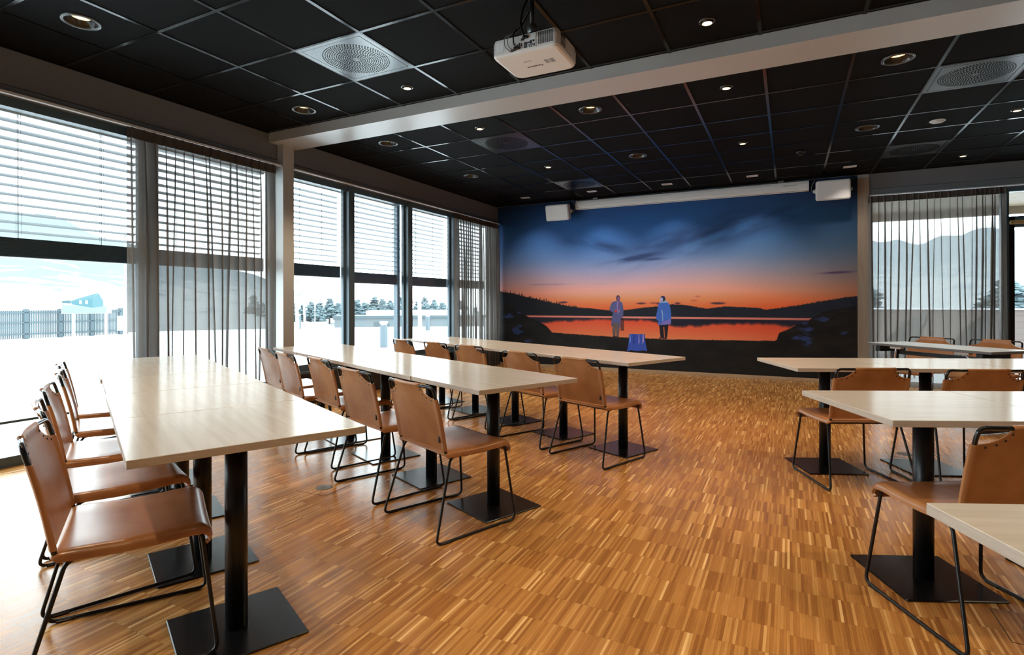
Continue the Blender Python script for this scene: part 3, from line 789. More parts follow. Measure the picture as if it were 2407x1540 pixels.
gcol = gcol * (1 - stone[..., None]) + np.array([46, 64, 118.]) * stone[..., None] * .8
rgb = np.where(bank[..., None], gcol, rgb)
rgb = np.clip(rgb + (np.random.rand(nz, nx, 1) - .5) * 5, 3, 255)
cols = np.ones((nz * nx, 4), np.float32); cols[:, :3] = np.clip(lin(rgb) * 1.55, 0, .97).reshape(-1, 3)
me = bpy.data.meshes.new('mural')
co = np.stack([X, np.full_like(X, BY - .003), Z], -1).reshape(-1, 3).astype(np.float32)
idx = (np.arange(nz - 1)[:, None] * nx + np.arange(nx - 1)[None, :]).reshape(-1)
quads = np.stack([idx, idx + 1, idx + nx + 1, idx + nx], -1).astype(np.int32)
me.vertices.add(nz * nx); me.vertices.foreach_set('co', co.reshape(-1))
me.loops.add(quads.size); me.loops.foreach_set('vertex_index', quads.reshape(-1))
me.polygons.add(len(quads)); me.polygons.foreach_set('loop_start', np.arange(len(quads), dtype=np.int32) * 4)
ca = me.color_attributes.new('print_colour', 'FLOAT_COLOR', 'POINT'); ca.data.foreach_set('color', cols.reshape(-1))
me.update(calc_edges=True); me.validate()
mm, nt_, b_ = nmat('mural_print')
at_ = N(nt_, 'ShaderNodeAttribute', attribute_name='print_colour'); L(nt_, at_.outputs['Color'], b_.inputs['Base Color'])
b_.inputs['Roughness'].default_value = .62; b_.inputs['Specular IOR Level'].default_value = .3
me.materials.append(mm)
mural = tag(put('mural', me), 'wall-size printed mural of a lake at sunset with two standing figures', 'mural')
def mp(px, py):
    a, b = px / 2174, py / 1540
    x = (-3.005 * (1 - a) - 1.307 * a) * (1 - b) + (-3.007 * (1 - a) - 1.310 * a) * b
    z = (1.549 * (1 - a) + 1.516 * a) * (1 - b) + (.293 * (1 - a) + .359 * a) * b
    return x, z
INK = {}
def ink(c):
    if c not in INK: INK[c] = plain('ink_%d_%d_%d' % c, tuple(min(.95, 1.55 * float(v)) for v in lin(c)), .6, noise=.22, nscale=9, spec=.3)
    return INK[c]
def pr_(name, poly, c, lay, parent):
    P = [mp(*p) for p in poly]
    return MB().prism(P, BY - .0034 - lay * .0004, BY - .0034, 'xz').build(name, ink(c), parent)
def ell(cx_, cy_, rx, ry, n=18): return [(cx_ + rx * math.cos(2 * math.pi * k / n), cy_ + ry * math.sin(2 * math.pi * k / n)) for k in range(n)]
f1 = pr_('printed_figure', [(470, 430), (380, 455), (345, 520), (318, 590), (335, 640), (400, 682), (372, 780), (360, 962), (385, 968), (398, 880), (440, 905), (520, 900), (545, 1000), (562, 1000), (570, 790), (618, 790), (632, 640), (625, 560), (606, 470), (550, 430)], (78, 84, 132), 2, mural)
f1['label'] = 'printed figure in a long grey-blue coat holding a case'
pr_('printed_trousers', [(386, 880), (545, 895), (540, 1080), (520, 1192), (475, 1195), (462, 990), (452, 1196), (402, 1196), (384, 1100)], (92, 80, 78), 1, f1)
pr_('printed_shirt', [(482, 438), (545, 440), (552, 640), (522, 705), (488, 640)], (126, 112, 164), 3, f1)
pr_('printed_lapel', [(520, 450), (545, 450), (548, 600), (530, 640), (512, 600)], (96, 68, 118), 4, f1)
pr_('printed_head', ell(512, 372, 43, 64), (66, 44, 62), 3, f1)
pr_('printed_face', ell(520, 380, 24, 44), (124, 82, 128), 4, f1)
pr_('printed_hand', ell(460, 648, 30, 28), (176, 52, 44), 4, f1)
pr_('printed_case', [(570, 862), (642, 866), (644, 1066), (566, 1062)], (102, 54, 48), 3, f1)
pr_('printed_case_handle', [(574, 800), (640, 800), (640, 866), (622, 866), (620, 822), (592, 822), (590, 866), (574, 866)], (34, 24, 30), 3, f1)
pr_('printed_shoes', [(396, 1180), (450, 1180), (470, 1185), (525, 1180), (525, 1200), (390, 1202)], (40, 36, 42), 3, f1)
f2 = pr_('printed_figure', [(1430, 440), (1388, 480), (1362, 600), (1330, 770), (1345, 838), (1380, 850), (1374, 942), (1470, 945), (1560, 930), (1640, 925), (1645, 705), (1632, 610), (1605, 500), (1570, 452)], (58, 98, 184), 2, mural)
f2['label'] = 'printed figure in a blue coat seen from behind'
pr_('printed_coat_hem', [(1418, 935), (1470, 870), (1540, 850), (1622, 810), (1632, 920), (1540, 932)], (116, 104, 180), 3, f2)
pr_('printed_coat_seam', [(1440, 640), (1460, 610), (1475, 700), (1478, 860), (1462, 860), (1458, 720)], (128, 164, 214), 4, f2)
pr_('printed_collar', [(1420, 440), (1540, 425), (1585, 465), (1400, 475)], (128, 164, 200), 3, f2)
pr_('printed_hair', ell(1472, 384, 54, 62), (34, 40, 72), 3, f2)
pr_('printed_face', [(1412, 372), (1440, 352), (1478, 380), (1472, 432), (1424, 448), (1414, 410)], (156, 158, 202), 4, f2)
pr_('printed_trousers', [(1395, 945), (1590, 925), (1562, 1202), (1512, 1204), (1502, 985), (1484, 985), (1500, 1212), (1425, 1208)], (24, 24, 34), 1, f2)
pr_('printed_shoes', [(1385, 1215), (1430, 1200), (1500, 1205), (1560, 1205), (1558, 1240), (1510, 1240), (1480, 1238), (1390, 1226)], (66, 40, 56), 3, f2)
f3 = pr_('printed_stump', [(750, 1135), (820, 1130), (930, 1136), (1090, 1135), (1100, 1240), (1112, 1340), (1145, 1500), (1060, 1480), (930, 1500), (800, 1478), (705, 1500), (735, 1380), (752, 1230)], (50, 76, 170), 1, mural)
f3['label'] = 'printed blue tree stump'
for q, (a, b) in enumerate(((770, 40), (850, 70), (960, 60), (1050, 50), (905, 90))):
    pr_('printed_bark_streak', [(a, 1140), (a + 16, 1140), (a + 22, 1240 + b), (a - 6, 1300 + b)], ((96, 132, 216), (34, 52, 128), (132, 128, 206), (176, 150, 206), (40, 70, 176))[q], 2, f3)

# ================================================================== PROJECTION SCREEN, SPEAKERS, PROJECTOR
o = empty('projection_screen', (-1.53, BY - .075, 2.868)); tag(o, 'long white roller screen case high on the mural wall', 'projection screen')
pf = [(-.075, -.060), (-.060, -.076), (.030, -.076), (.060, -.070), (.066, .066), (.050, .076), (-.030, .076), (-.062, .060), (-.076, .020), (-.078, -.030)]
w_ = 1.775
MB().add([(s_ * w_, a, b) for s_ in (-1, 1) for a, b in pf], [tuple(range(10)), tuple(reversed(range(10, 20)))] + [(i, i + 10, (i + 1) % 10 + 10, (i + 1) % 10) for i in range(10)]).build('case', M_WHITE2, o)
for s_ in (-1, 1):
    MB().add([(s_ * w_ + dx_, a * 1.03, b * 1.03) for dx_ in (-.012, .012) for a, b in pf], [tuple(range(10)), tuple(reversed(range(10, 20)))] + [(i, i + 10, (i + 1) % 10 + 10, (i + 1) % 10) for i in range(10)]).build('end_cap', M_WHITE, o)
MB().box(-w_ + .02, w_ - .02, -.045, -.035, -.084, -.075).build('pull_bar', M_WHITE2, o)
MB().box(-w_ + .01, w_ - .01, -.062, -.056, -.0775, -.074).build('slot', M_INK, o)
for x in (-1.45, 1.42): MB().box(x - .04, x + .04, -.02, .07, .076, .105).build('bracket', M_SILVER, o)
MB().lathe([(.010, -.0765), (.010, -.074)], 12, (-w_ + .035, 0, -.05), 'y').build('screw_cap', M_INK, o)
for q in range(8): MB().box(1.455 + q * .0215, 1.455 + q * .0215 + (.017 if q in (0, 7) else .013), -.0765, -.075, .004, .016).build('maker_mark', M_INK, o)

def speaker(label, x, tilt, side):
    o = empty('wall_speaker', (x, BY - .215, 2.752)); o.rotation_euler = (R(tilt), 0, 0); tag(o, label, 'loudspeaker', 'white wall loudspeakers')
    def sec(y, w, h, c=.02): return [(-w + c, y, -h), (w - c, y, -h), (w, y, -h + c), (w, y, h - c), (w - c, y, h), (-w + c, y, h), (-w, y, h - c), (-w, y, -h + c)]
    mb = MB(); secs = [sec(-.085, .205, .132), sec(-.078, .213, .138), sec(.02, .213, .138), sec(.10, .150, .105)]
    mb.add([p for s_ in secs for p in s_], [tuple(range(8)), tuple(reversed(range(24, 32)))] + [(k * 8 + i, k * 8 + 8 + i, k * 8 + 8 + (i + 1) % 8, k * 8 + (i + 1) % 8) for k in range(3) for i in range(8)]).build('cabinet', M_WHITE, o)
    MB().bbox(-.198, .198, -.093, -.083, -.124, .124, .004).build('grille', M_WHITE2, o)
    br = MB(); br.box(.213, .222, -.01, .09, -.03, .03); br.box(-.222, -.213, -.01, .09, -.03, .03); br.box(-.222, .222, .085, .093, -.03, .03)
    br.build('bracket', M_WHITE, o)
    MB().lathe([(.001, .245), (.02, .243), (.024, .222)], 16, (0, .02, 0), 'x').build('knob', M_WHITE, o)
    MB().lathe([(.024, -.222), (.02, -.243), (.001, -.245)], 16, (0, .02, 0), 'x').build('knob', M_WHITE, o)
    MB().box(-.06, .06, .09, .20, -.05, .05).build('wall_plate', M_WHITE, o)
    MB().tube(fillet([(side * .16, .10, .03), (side * .24, .12, -.02), (side * .27, .14, .06), (side * .22, .15, .17)], .04), .003, 6).build('cable', M_WHITE, o)
speaker('white wall loudspeaker left of the roller screen, tilted down', -3.605, 14, 1)
speaker('white wall loudspeaker between the roller screen and the pine post', .552, 8, -1)

o = empty('projector', (-1.352, 3.02, 2.60)); tag(o, 'white ceiling projector hanging before the beam, cables plugged in', 'projector')
def rrect(w, d, r, z, n=5):
    out = []
    for cx_, cy_, a0 in ((w - r, d - r, 0), (-w + r, d - r, 90), (-w + r, -d + r, 180), (w - r, -d + r, 270)):
        rr = r if cy_ > 0 else r * .45
        cx2 = (w - rr) * (1 if cx_ > 0 else -1); cy2 = (d - rr) * (1 if cy_ > 0 else -1)
        for k in range(n): a = R(a0 + 90 * k / (n - 1)); out.append((cx2 + rr * math.cos(a), cy2 + rr * math.sin(a), z))
    return out
lv = [(.185, .150, .05, 0.0), (.198, .163, .055, .004), (.205, .170, .058, .016), (.206, .171, .058, .075), (.200, .165, .055, .105), (.180, .145, .05, .116)]
rg = [rrect(*l_) for l_ in lv]; n_ = len(rg[0])
MB().add([p for r_ in rg for p in r_], [tuple(reversed(range(n_))), tuple(range(n_ * 5, n_ * 6))] + [(k * n_ + i, k * n_ + (i + 1) % n_, (k + 1) * n_ + (i + 1) % n_, (k + 1) * n_ + i) for k in range(5) for i in range(n_)], 0, False).build('body', M_PROJ, o)
pn = MB().box(-.085, .075, -.1735, -.168, .022, .100).build('connector_panel', M_WHITE, o)
for (x, z, w, h_) in ((-.006, .075, .011, .007), (.046, .052, .005, .010), (.062, .055, .006, .006), (.013, .050, .011, .005), (.035, .050, .009, .004), (.012, .039, .011, .004), (.012, .028, .011, .004),
                      (-.028, .050, .004, .008), (-.014, .047, .004, .008), (-.042, .045, .004, .008), (-.055, .026, .008, .006), (-.074, .022, .008, .006), (.066, .033, .003, .008), (-.052, .06, .003, .002)):
    MB().box(x - w, x + w, -.1745, -.1735, z - h_, z + h_).build('port', M_INK, pn)
for a in range(5): MB().lathe([(.0052, -.1750), (.0052, -.1735)], 10, ((.034 + (a % 3) * .011 + (.004 if a > 2 else 0)), 0, .036 if a < 3 else .026), 'y').build('jack', M_GREYINK, pn)
sl = MB()
for a in range(7):
    for b in range(12): sl.box(.088 + a * .0135, .088 + a * .0135 + .0095, -.1728, -.170, .030 + b * .0058, .030 + b * .0058 + .0034)
for a in range(6):
    for b in range(12): sl.box(.2045, .2068, -.118 + a * .012, -.118 + a * .012 + .007, .030 + b * .0058, .030 + b * .0058 + .0034)
for b in range(9): sl.box(-.198, -.192, -.1728, -.169, .024 + b * .008, .024 + b * .008 + .004)
stuff(sl.build('cooling_slots', M_INK, o))
MB().box(-.180, -.130, -.1725, -.170, .028, .088).build('side_panel', M_WHITE2, o)
MB().box(.2055, .2072, -.02, .075, .030, .085).build('filter_door', M_WHITE2, o)
def text(body, size, loc, rot, mat, parent, name='lettering'):
    c = bpy.data.curves.new(name, 'FONT'); c.body = body; c.size = size; c.align_x = 'CENTER'; c.align_y = 'CENTER'; c.extrude = .0003; c.offset = .0006
    c.materials.append(mat); t = bpy.data.objects.new(name, c); COL.objects.link(t)
    bpy.context.view_layer.update()
    m_ = bpy.data.meshes.new_from_object(t); bpy.data.objects.remove(t); bpy.data.curves.remove(c)
    t = put(name, m_, parent, loc); t.rotation_euler = rot
    return t
text('Panasonic', .026, (-.015, .022, -.0006), (0, math.pi, 0), M_INK, o)
for k, (w0, w1) in enumerate(((-.06, .03), (-.055, .02))): MB().box(w0 * .6 - .02, w1 * .6 - .02, -.052 - k * .008 - .0012, -.052 - k * .008 + .0012, -.0008, .0005).build('printed_line', M_GREYINK, o)
sp2 = MB()
for k in range(7):
    for a in range(2): sp2.box(.062 + a * .034, .062 + a * .034 + .026, -.034 + k * .0075, -.034 + k * .0075 + .0042, -.0008, .0005)
stuff(sp2.build('spec_print', M_GREYINK, o))
MB().lathe([(.028, .128), (.030, .132), (.030, .176), (.028, .18)], 24, (.02, -.10, 0)).build('mount_collar', M_SILVER, o)
MB().lathe([(.013, .18), (.013, .38)], 20, (.02, -.10, 0)).build('mount_pole', M_BLACK, o)
MB().box(-.10, .12, -.135, .05, .115, .128).build('mount_plate', M_BLACK, o)
MB().lathe([(.05, .376), (.05, .38)], 24, (.02, -.10, 0)).build('ceiling_flange', M_BLACK, o)
MB().tube(fillet([(.012, -.172, .082), (.008, -.195, .086), (-.008, -.20, .15), (-.018, -.15, .26), (-.01, -.07, .379)], .03), .006, 8).build('power_cable', M_BLACK, o)
MB().bbox(-.002, .028, -.190, -.172, .074, .090, .003).build('power_plug', M_BLACK, o)
MB().tube(fillet([(-.040, -.175, .030), (-.050, -.20, .045), (-.058, -.195, .11), (-.03, -.14, .17), (0, -.07, .30), (0, -.06, .379)], .03), .004, 8).build('video_cable', M_BLACK, o)
MB().bbox(-.058, -.022, -.192, -.172, .022, .036, .003).build('video_plug', M_BLACK, o)
for k, a in enumerate((-.075, -.095)):
    MB().tube(fillet([(a + .01, -.175, .022), (a - .012, -.20, .04), (a - .018, -.20, .10), (a + .03, -.15, .135), (0, -.07, .30), (.005, -.05, .379)], .035), .003, 6).build('signal_cable', M_GREYINK, o)

# ================================================================== TABLES
TW, TD, TH = .6866, .6944, .74
def make_table():
    o = empty('pedestal_table')
    MB().bbox(-TD / 2 + .0015, TD / 2 - .0015, -TW / 2 + .002, TW / 2 - .002, TH - .025, TH, .0015, 0, 1).build('table_top', [M_TOP, M_TEDGE], o)
    MB().bbox(-.16, .16, -.16, .16, TH - .031, TH - .0255, .002).build('mounting_plate', M_BLACK, o)
    MB().lathe([(.0375, .0085), (.0375, TH - .031)], 32).build('column', M_BLACK, o)
    MB().bbox(-.196, .196, -.196, .196, 0.0, .0085, .003).build('base_plate', M_BASEP, o)
    return o
ROWS = {'A': ((-1.622, .876), 64.9, 5), 'B': ((-1.362, 2.350), 65.8, 5), 'C': ((-1.022, 3.880), 65.3, 5),
        'D': ((-.226, 4.694), -66.6, 4), 'E': ((.053, 3.049), -65.9, 3), 'F': ((.259, 1.462), -66.3, 2)}
RN = {'A': 'nearest left-hand row', 'B': 'middle left-hand row', 'C': 'left-hand row nearest the mural', 'D': 'farthest right-hand row', 'E': 'middle right-hand row', 'F': 'nearest right-hand row'}
ON = ['aisle-end', 'second from the aisle', 'third from the aisle', 'fourth from the aisle', 'window-end']
proto_t = None
for r_, ((ox, oy), an, cnt) in ROWS.items():
    a = R(an); ac = (math.cos(a), math.sin(a)); al = (-math.sin(a), math.cos(a))
    for n_ in range(cnt):
        x = ox + ac[0] * TD / 2 + al[0] * TW * (n_ + .5); y = oy + ac[1] * TD / 2 + al[1] * TW * (n_ + .5)
        if r_ in 'DEF' and not any(in_view(x + p * ac[0] * .33 + q * al[0] * .33, y + p * ac[1] * .33 + q * al[1] * .33, .74, 40) for p in (-1, 1) for q in (-1, 1)): continue
        sh = random.uniform(-.004, .004); x += ac[0] * sh; y += ac[1] * sh
        if proto_t is None: t = proto_t = make_table()
        else: t = copy_tree(proto_t)
        t.location = (x, y, 0); t.rotation_euler = (0, 0, a + R(random.uniform(-.15, .15)))
        pos = ON[n_] if n_ < 4 or cnt == 5 else ON[3]
        if r_ in 'ABC': lb = f'pale oak pedestal table, {pos} one of the {RN[r_]}'
        else: lb = f'pale oak pedestal table, {pos} one of the {RN[r_]}'
        tag(t, lb, 'table', 'square pedestal tables')

# ================================================================== CHAIRS
def make_chair():
    o = empty('leather_chair')
    # seat sling
    path = [(.072, .420), (.080, .430), (.10, .434), (.16, .432), (.25, .429), (.34, .431), (.41, .436), (.445, .438), (.470, .434), (.488, .423), (.498, .407), (.500, .390), (.494, .374), (.484, .366)]
    ys = [-.240, -.2385, -.233, -.222, -.205, -.12, 0, .12, .205, .222, .233, .2385, .240]
    dz = [-.030, -.016, -.006, -.001, 0, -.002, -.003, -.002, 0, -.001, -.006, -.016, -.030]
    top, bot = [], []
    for i, (x, z) in enumerate(path):
        a = path[max(i - 1, 0)]; b = path[min(i + 1, len(path) - 1)]; tx, tz = b[0] - a[0], b[1] - a[1]; l_ = math.hypot(tx, tz); nx_, nz_ = -tz / l_, tx / l_
        rt, rb = [], []
        for y, d in zip(ys, dz):
            k = 1.0 if i < 9 else max(0.2, 1 - (i - 8) * .2)
            rt.append((x + nx_ * d * k, y, z + nz_ * d * k)); e = .011 if abs(y) < .236 else .006
            yy = y * (1 - .010 / .24 if abs(y) > .22 else 1)
            rb.append((x + nx_ * (d * k - e), yy, z + nz_ * (d * k - e)))
        top.append(rt); bot.append(rb)
    s_ = MB(); s_.grid(top, 0, True, True); s_.grid(bot, 0, True, False)
    m = len(ys); k = len(path)
    for i in range(k - 1):
        for c, fl_ in ((0, False), (m - 1, True)):
            q = [top[i][c], top[i + 1][c], bot[i + 1][c], bot[i][c]]; s_.add(q, [(3, 2, 1, 0) if fl_ else (0, 1, 2, 3)], 0, True)
    for j in range(m - 1):
        for r, fl_ in ((0, True), (k - 1, False)):
            q = [top[r][j], top[r][j + 1], bot[r][j + 1], bot[r][j]]; s_.add(q, [(3, 2, 1, 0) if fl_ else (0, 1, 2, 3)], 0, True)
    s_.build('seat', M_LEATHER, o)
    # back sling
    def bx(y, z): 
        t = (z - .43) / .335
        return .083 - .072 * t + .006 * math.sin(t * 3.14) - .026 * t * (1 - (y / .236) ** 2)
    def ztop(y):
        y = abs(y)
        if y <= .122: return .770
        t = min((y - .122) / .100, 1)
        return .700 + .070 * (1 - math.sqrt(max(0, 1 - (1 - t) ** 2)))
    yb = [-.236, -.232, -.224, -.214, -.206, -.19, -.172, -.156, -.143, -.134, -.127, -.122, -.09, -.045, 0, .045, .09, .122, .127, .134, .143, .156, .172, .19, .206, .214, .224, .232, .236]
    F, Bk = [], []
    ts = [0, .03, .1, .25, .42, .58, .72, .84, .92, .965, .985, 1]
    for y in yb:
        zt = ztop(y); f_, b_2 = [], []
        for t in ts:
            z = .438 + (zt - .438) * t
            th = .0028
            if abs(y) > .205: th = max(th, .0098 * math.sqrt(max(0, 1 - ((abs(y) - .224) / .0135) ** 2)))
            if abs(y) <= .123 and z > .742: th = max(th, .0098 * math.sqrt(max(0, 1 - ((z - .758) / .0125) ** 2)))
            xc = bx(y, min(z, .765))
            f_.append((xc + th, y, z)); b_2.append((xc - th, y, z))
        F.append(f_); Bk.append(b_2)
    b_ = MB(); b_.grid(F, 0, True, False); b_.grid(Bk, 0, True, True)
    for i in range(len(yb) - 1):
        for c, fl_ in ((0, False), (len(ts) - 1, True)):
            q = [F[i][c], F[i + 1][c], Bk[i + 1][c], Bk[i][c]]; b_.add(q, [(0, 1, 2, 3) if fl_ else (3, 2, 1, 0)], 0, False)
    for c in range(len(ts) - 1):
        for i, fl_ in ((0, True), (len(yb) - 1, False)):
            q = [F[i][c], F[i][c + 1], Bk[i][c + 1], Bk[i][c]]; b_.add(q, [(0, 1, 2, 3) if fl_ else (3, 2, 1, 0)], 0, False)
    bk = b_.build('backrest', M_LEATHER, o)
    rv = MB().lathe([(.0030, -.0052), (.0038, -.0040), (.0038, .0040), (.0030, .0052)], 8, axis='x').mesh('rivet', M_ROSE)
    for sgn in (-1, 1):
        for y in (.119, .136, .160, .192):
            z = ztop(y + .008) - .011; put('rivet', rv, bk, (bx(y, z), sgn * y, z))
    lb = MB().bbox(-.0035, .0035, -.006, .006, -.016, .016, .001).build('label_tag', M_INK, bk); lb.location = (bx(.19, .49) - .004, -.192, .492); lb['label'] = 'small black maker tag'
    # tubular frame
    for sgn in (-1, 1):
        loop = fillet([(.468, sgn * .213, .408), (.513, sgn * .252, .0075), (0.0, sgn * .268, .0075), (.112, sgn * .226, .402)], [.03, .035, .035, .03], 5, closed=True)
        MB().tube(loop, .0068, 8, closed=True).build('sled_leg', M_BLACK, o)
        MB().bbox(.03, .085, sgn * .2665 - .008, sgn * .2665 + .008, 0, .009, .002).build('glide', M_BLACK, o)
        MB().bbox(.43, .485, sgn * .2535 - .008, sgn * .2535 + .008, 0, .009, .002).build('glide', M_BLACK, o)
    hoop = [(.20, .200, .412), (.112, .214, .405), (.086, .224, .418)]
    hoop += [(bx(.224, z), .224, z) for z in (.46, .55, .64, .70)] + [(bx(.224, .758), .224, .758)]
    side = fillet(hoop, [.02, .02, .03, .03, .03, .03, .03, .03], 4)
    side = side[:-1]
    cr = fillet([(bx(.224, .70), .224, .70), (bx(.224, .758), .222, .758), (bx(.12, .758), .12, .758)], [0, .052, 0], 8)
    topl = [(bx(y, .758), y, .758) for y in (.06, 0, -.06)]
    half = [Vector(p) for p in side] + cr[1:]
    full = half + [Vector(p) for p in topl] + [Vector((p.x, -p.y, p.z)) for p in reversed(half)]
    MB().tube(full, .0078, 10).build('back_frame', M_CHROMEB, o)
    for x, z, w in ((.118, .402, .222), (.455, .403, .212), (.29, .404, .217)):
        MB().tube([(x, -w, z), (x, w, z)], .0055, 8).build('cross_rod', M_BLACK, o)
    return o
CH = [('A', 0, -2.189, .896, 59.5), ('A', 1, -2.718, 1.137, 68.0), ('A', 2, -3.273, 1.402, 62), ('A', 3, -3.896, 1.731, 64), ('A', 4, -4.470, 1.99, 63),
      ('B', 0, -1.760, 2.304, 66.8), ('B', 1, -2.399, 2.581, 67.4), ('B', 2, -3.114, 2.988, 66.3), ('B', 3, -3.652, 3.152, 67.1), ('B', 4, -4.176, 3.409, 67.5),
      ('C', 0, -1.409, 3.816, 66.9), ('C', 1, -2.013, 4.110, 65.2), ('C', 2, -2.742, 4.511, 66.9), ('C', 3, -3.290, 4.742, 65.0), ('C', 4, -3.842, 4.913, 64.8),
      ('D', 0, .469, 4.028, 115.6), ('D', 1, 1.063, 4.239, 114.5), ('E', 0, .754, 2.403, 119.5), ('G', 0, 1.460, 7.802, 234.0), ('G', 1, 1.958, 7.525, 233.0)]
proto_c = None
for r_, n_, x, y, yw in CH:
    if proto_c is None: c = proto_c = make_chair()
    else: c = copy_tree(proto_c)
    c.location = (x, y, 0); c.rotation_euler = (0, 0, R(yw))
    if r_ in 'ABC': lb = f'tan leather sled chair, {ON[n_]} one at the {RN[r_]}'
    elif r_ == 'D': lb = f'tan leather sled chair, {ON[n_]} one at the {RN[r_]}'
    elif r_ == 'E': lb = 'tan leather sled chair cut by the right frame edge, middle right-hand row'
    else: lb = ['tan leather chair behind the grey desk, nearer the mural', 'tan leather chair behind the grey desk, nearer the door'][n_]
    tag(c, lb, 'chair', 'tan leather chairs')

# ================================================================== GREY FOLDING DESK
o = empty('folding_desk', (1.335, 6.70, 0), R(-48.9)); tag(o, 'narrow grey folding desk in front of the right curtain', 'desk')
MB().bbox(-.61, .61, -.25, .25, .715, .74, .003, 0, 1).build('desk_top', [M_GREYTOP, M_GREYEDGE], o)
for s_ in (-1, 1):
    lg = MB().box(s_ * .50 - .02, s_ * .50 + .02, -.025, .025, .045, .655).build('leg', M_BLACK, o)
    MB().bbox(s_ * .50 - .025, s_ * .50 + .025, -.24, .24, 0.012, .045, .006).build('foot', M_BLACK, o)
    MB().bbox(s_ * .50 - .03, s_ * .50 + .03, -.23, .10, .655, .7145, .004).build('hinge_block', M_BLACK, o)
    MB().bbox(s_ * .33 - .06, s_ * .33 + .06, -.20, -.15, .690, .7145, .003).build('strut_bracket', M_WHITE, o)
    MB().tube([(s_ * .34, -.175, .695), (s_ * .50, -.03, .42)], .009, 8).build('strut', M_SILVER, o)
MB().box(-.50, .50, .01, .03, .62, .66).build('cross_bar', M_BLACK, o)

# ================================================================== FLOOR BOXES
for (x, y, rz_, lb) in ((-2.640, 2.595, 1.0, 'square floor socket lid beside the middle left row'), (.79, 5.150, 0, 'square floor socket lid under the farthest right-hand tables'), (.80, 2.585, 0, 'square floor socket lid at the lower right edge')):
    o = empty('floor_socket', (x, y, 0), R(rz_)); tag(o, lb, 'floor socket', 'floor socket lids')
    w = .118
    MB().box(-w + .003, w - .003, -w + .003, w - .003, 0, .0012).build('wood_lid', M_FLOOR, o)
    g = MB()
    for a in ((-w, w, -w, -w + .003), (-w, w, w - .003, w), (-w, -w + .003, -w, w), (w - .003, w, -w, w)): g.box(*a, 0, .0006)
    g.build('joint', M_INK, o)
    MB().lathe([(.052, .0012), (.052, .0022), (.048, .0028), (.001, .0028)], 32).build('metal_disc', plain('socket_disc%d' % int(abs(x * 100)), (.16, .15, .14), .4, metal=.6), o)
    MB().box(-.012, .012, -.003, .003, .0028, .0034).build('finger_slot', M_INK, o)

# ================================================================== OUTDOORS
GZ = -.25
gp = []
for r_, z_ in ((.5, GZ), (18, GZ), (31, GZ), (36, GZ - .12), (42, GZ - .8), (52, GZ - 2.0), (64, GZ - 2.75), (90, GZ - 2.85), (200, GZ - 2.85), (650, GZ - 2.85)):
    gp.append([(r_ * math.cos(2 * math.pi * q / 72), r_ * math.sin(2 * math.pi * q / 72), z_) for q in range(73)])
g_ = MB().grid(gp, 0, True, True).build('snowfield', M_SNOW); struct(g_, 'snow-covered ground outside, falling away beyond the trees')
GL = GZ - 2.85
tg = MB().box(-5.30, 12, BY + .12, BY + 5.99, -.15, -.05).build('terrace', M_SNOW); struct(tg, 'snowy terrace outside the right window')
def hill(name, a0, a1, r0, r1, prof, mat, label, seed):
    rs = np.random.RandomState(seed); na, nr = 90, 22; P = []
    nzv = rs.rand(na + 1)
    for k in range(nr + 1):
        t = k / nr; r = r0 + (r1 - r0) * t; row = []
        for q in range(na + 1):
            a = R(a0 + (a1 - a0) * q / na); e = prof(q / na)
            z = GL - .2 + (e * r1 + 3) * (t ** 1.35) * (1 + .05 * math.sin(q * .35 + seed) + .03 * math.sin(q * 1.1 + k) + .02 * nzv[q])
            row.append((r * math.cos(a), r * math.sin(a), z))
        P.append(row)
    h_ = MB().grid(P, 0, True, True).build(name, mat); struct(h_, label)
def pl(t):   # from right (low) to left (high)
    return .004 + .116 * min(1, max(0, (t - .10) / .28)) ** .8
hill('hillside', 128, 205, 70, 420, pl, M_HILL, 'hazy snowy hillside with a far-off town beyond the fence', 2)
hill('hillside', 55, 98, 60, 420, lambda t: .094 + .005 * math.sin(t * 5), M_HILL2, 'hazy snowy hillside beyond the right window', 5)

# fence
o = empty('slat_fence', (-27.25, 4.0, GZ)); tag(o, 'grey slatted fence standing in the snow', 'fence')
yv = 0.0
post = MB().box(-.07, .07, -.075, .075, 0, 1.20).mesh('post', M_FENCE); rail = MB().box(.03, .07, -.58, .58, -.03, .03).mesh('rail', M_FENCE)
sl = MB()
for n_ in range(10):
    y = n_ * 1.165; put('post', post, o, (0, y, 0))
    if n_ < 9:
        for z in (.20, .66, 1.06): put('rail', rail, o, (0, y + .58, z))
        for q in range(17): sl.box(-.012, .012, y + .11 + q * .058, y + .11 + q * .058 + .034, .02, 1.14)
stuff(sl.build('slat', M_FENCE, o))

# sign board with a printed house
bx0 = Vector((-25.85, 12.56, GZ)); dv = Vector((.57, .82, 0)).normalized(); ang = math.atan2(dv.y, dv.x)
o = empty('picture_board', bx0, ang); tag(o, 'white picture board on two posts showing a teal house', 'sign board')
for s_ in (-.54, .54): MB().box(s_ - .05, s_ + .05, .03, .11, 0, 1.60).build('post', M_BBW, o)
MB().box(-.92, .74, 0.0, .03, 1.00, 2.10).build('panel', M_BBW, o)
def bb(name, poly, mat, lay): 
    MB().prism(poly, -.002 - .001 * lay, -.0005, 'xz').build(name, mat, o)
bb('printed_grass', [(-.90, 1.02), (.57, 1.02), (.57, 1.30), (-.90, 1.36)], M_BB_GRASS, 0)
bb('printed_hedge', [(-.90, 1.52), (-.64, 1.54), (-.60, 1.42), (-.90, 1.44)], M_BB_DARK, 1)
bb('printed_wall', [(-.62, 1.52), (.10, 1.62), (.10, 1.24), (-.58, 1.38)], M_BB_TEAL, 1)
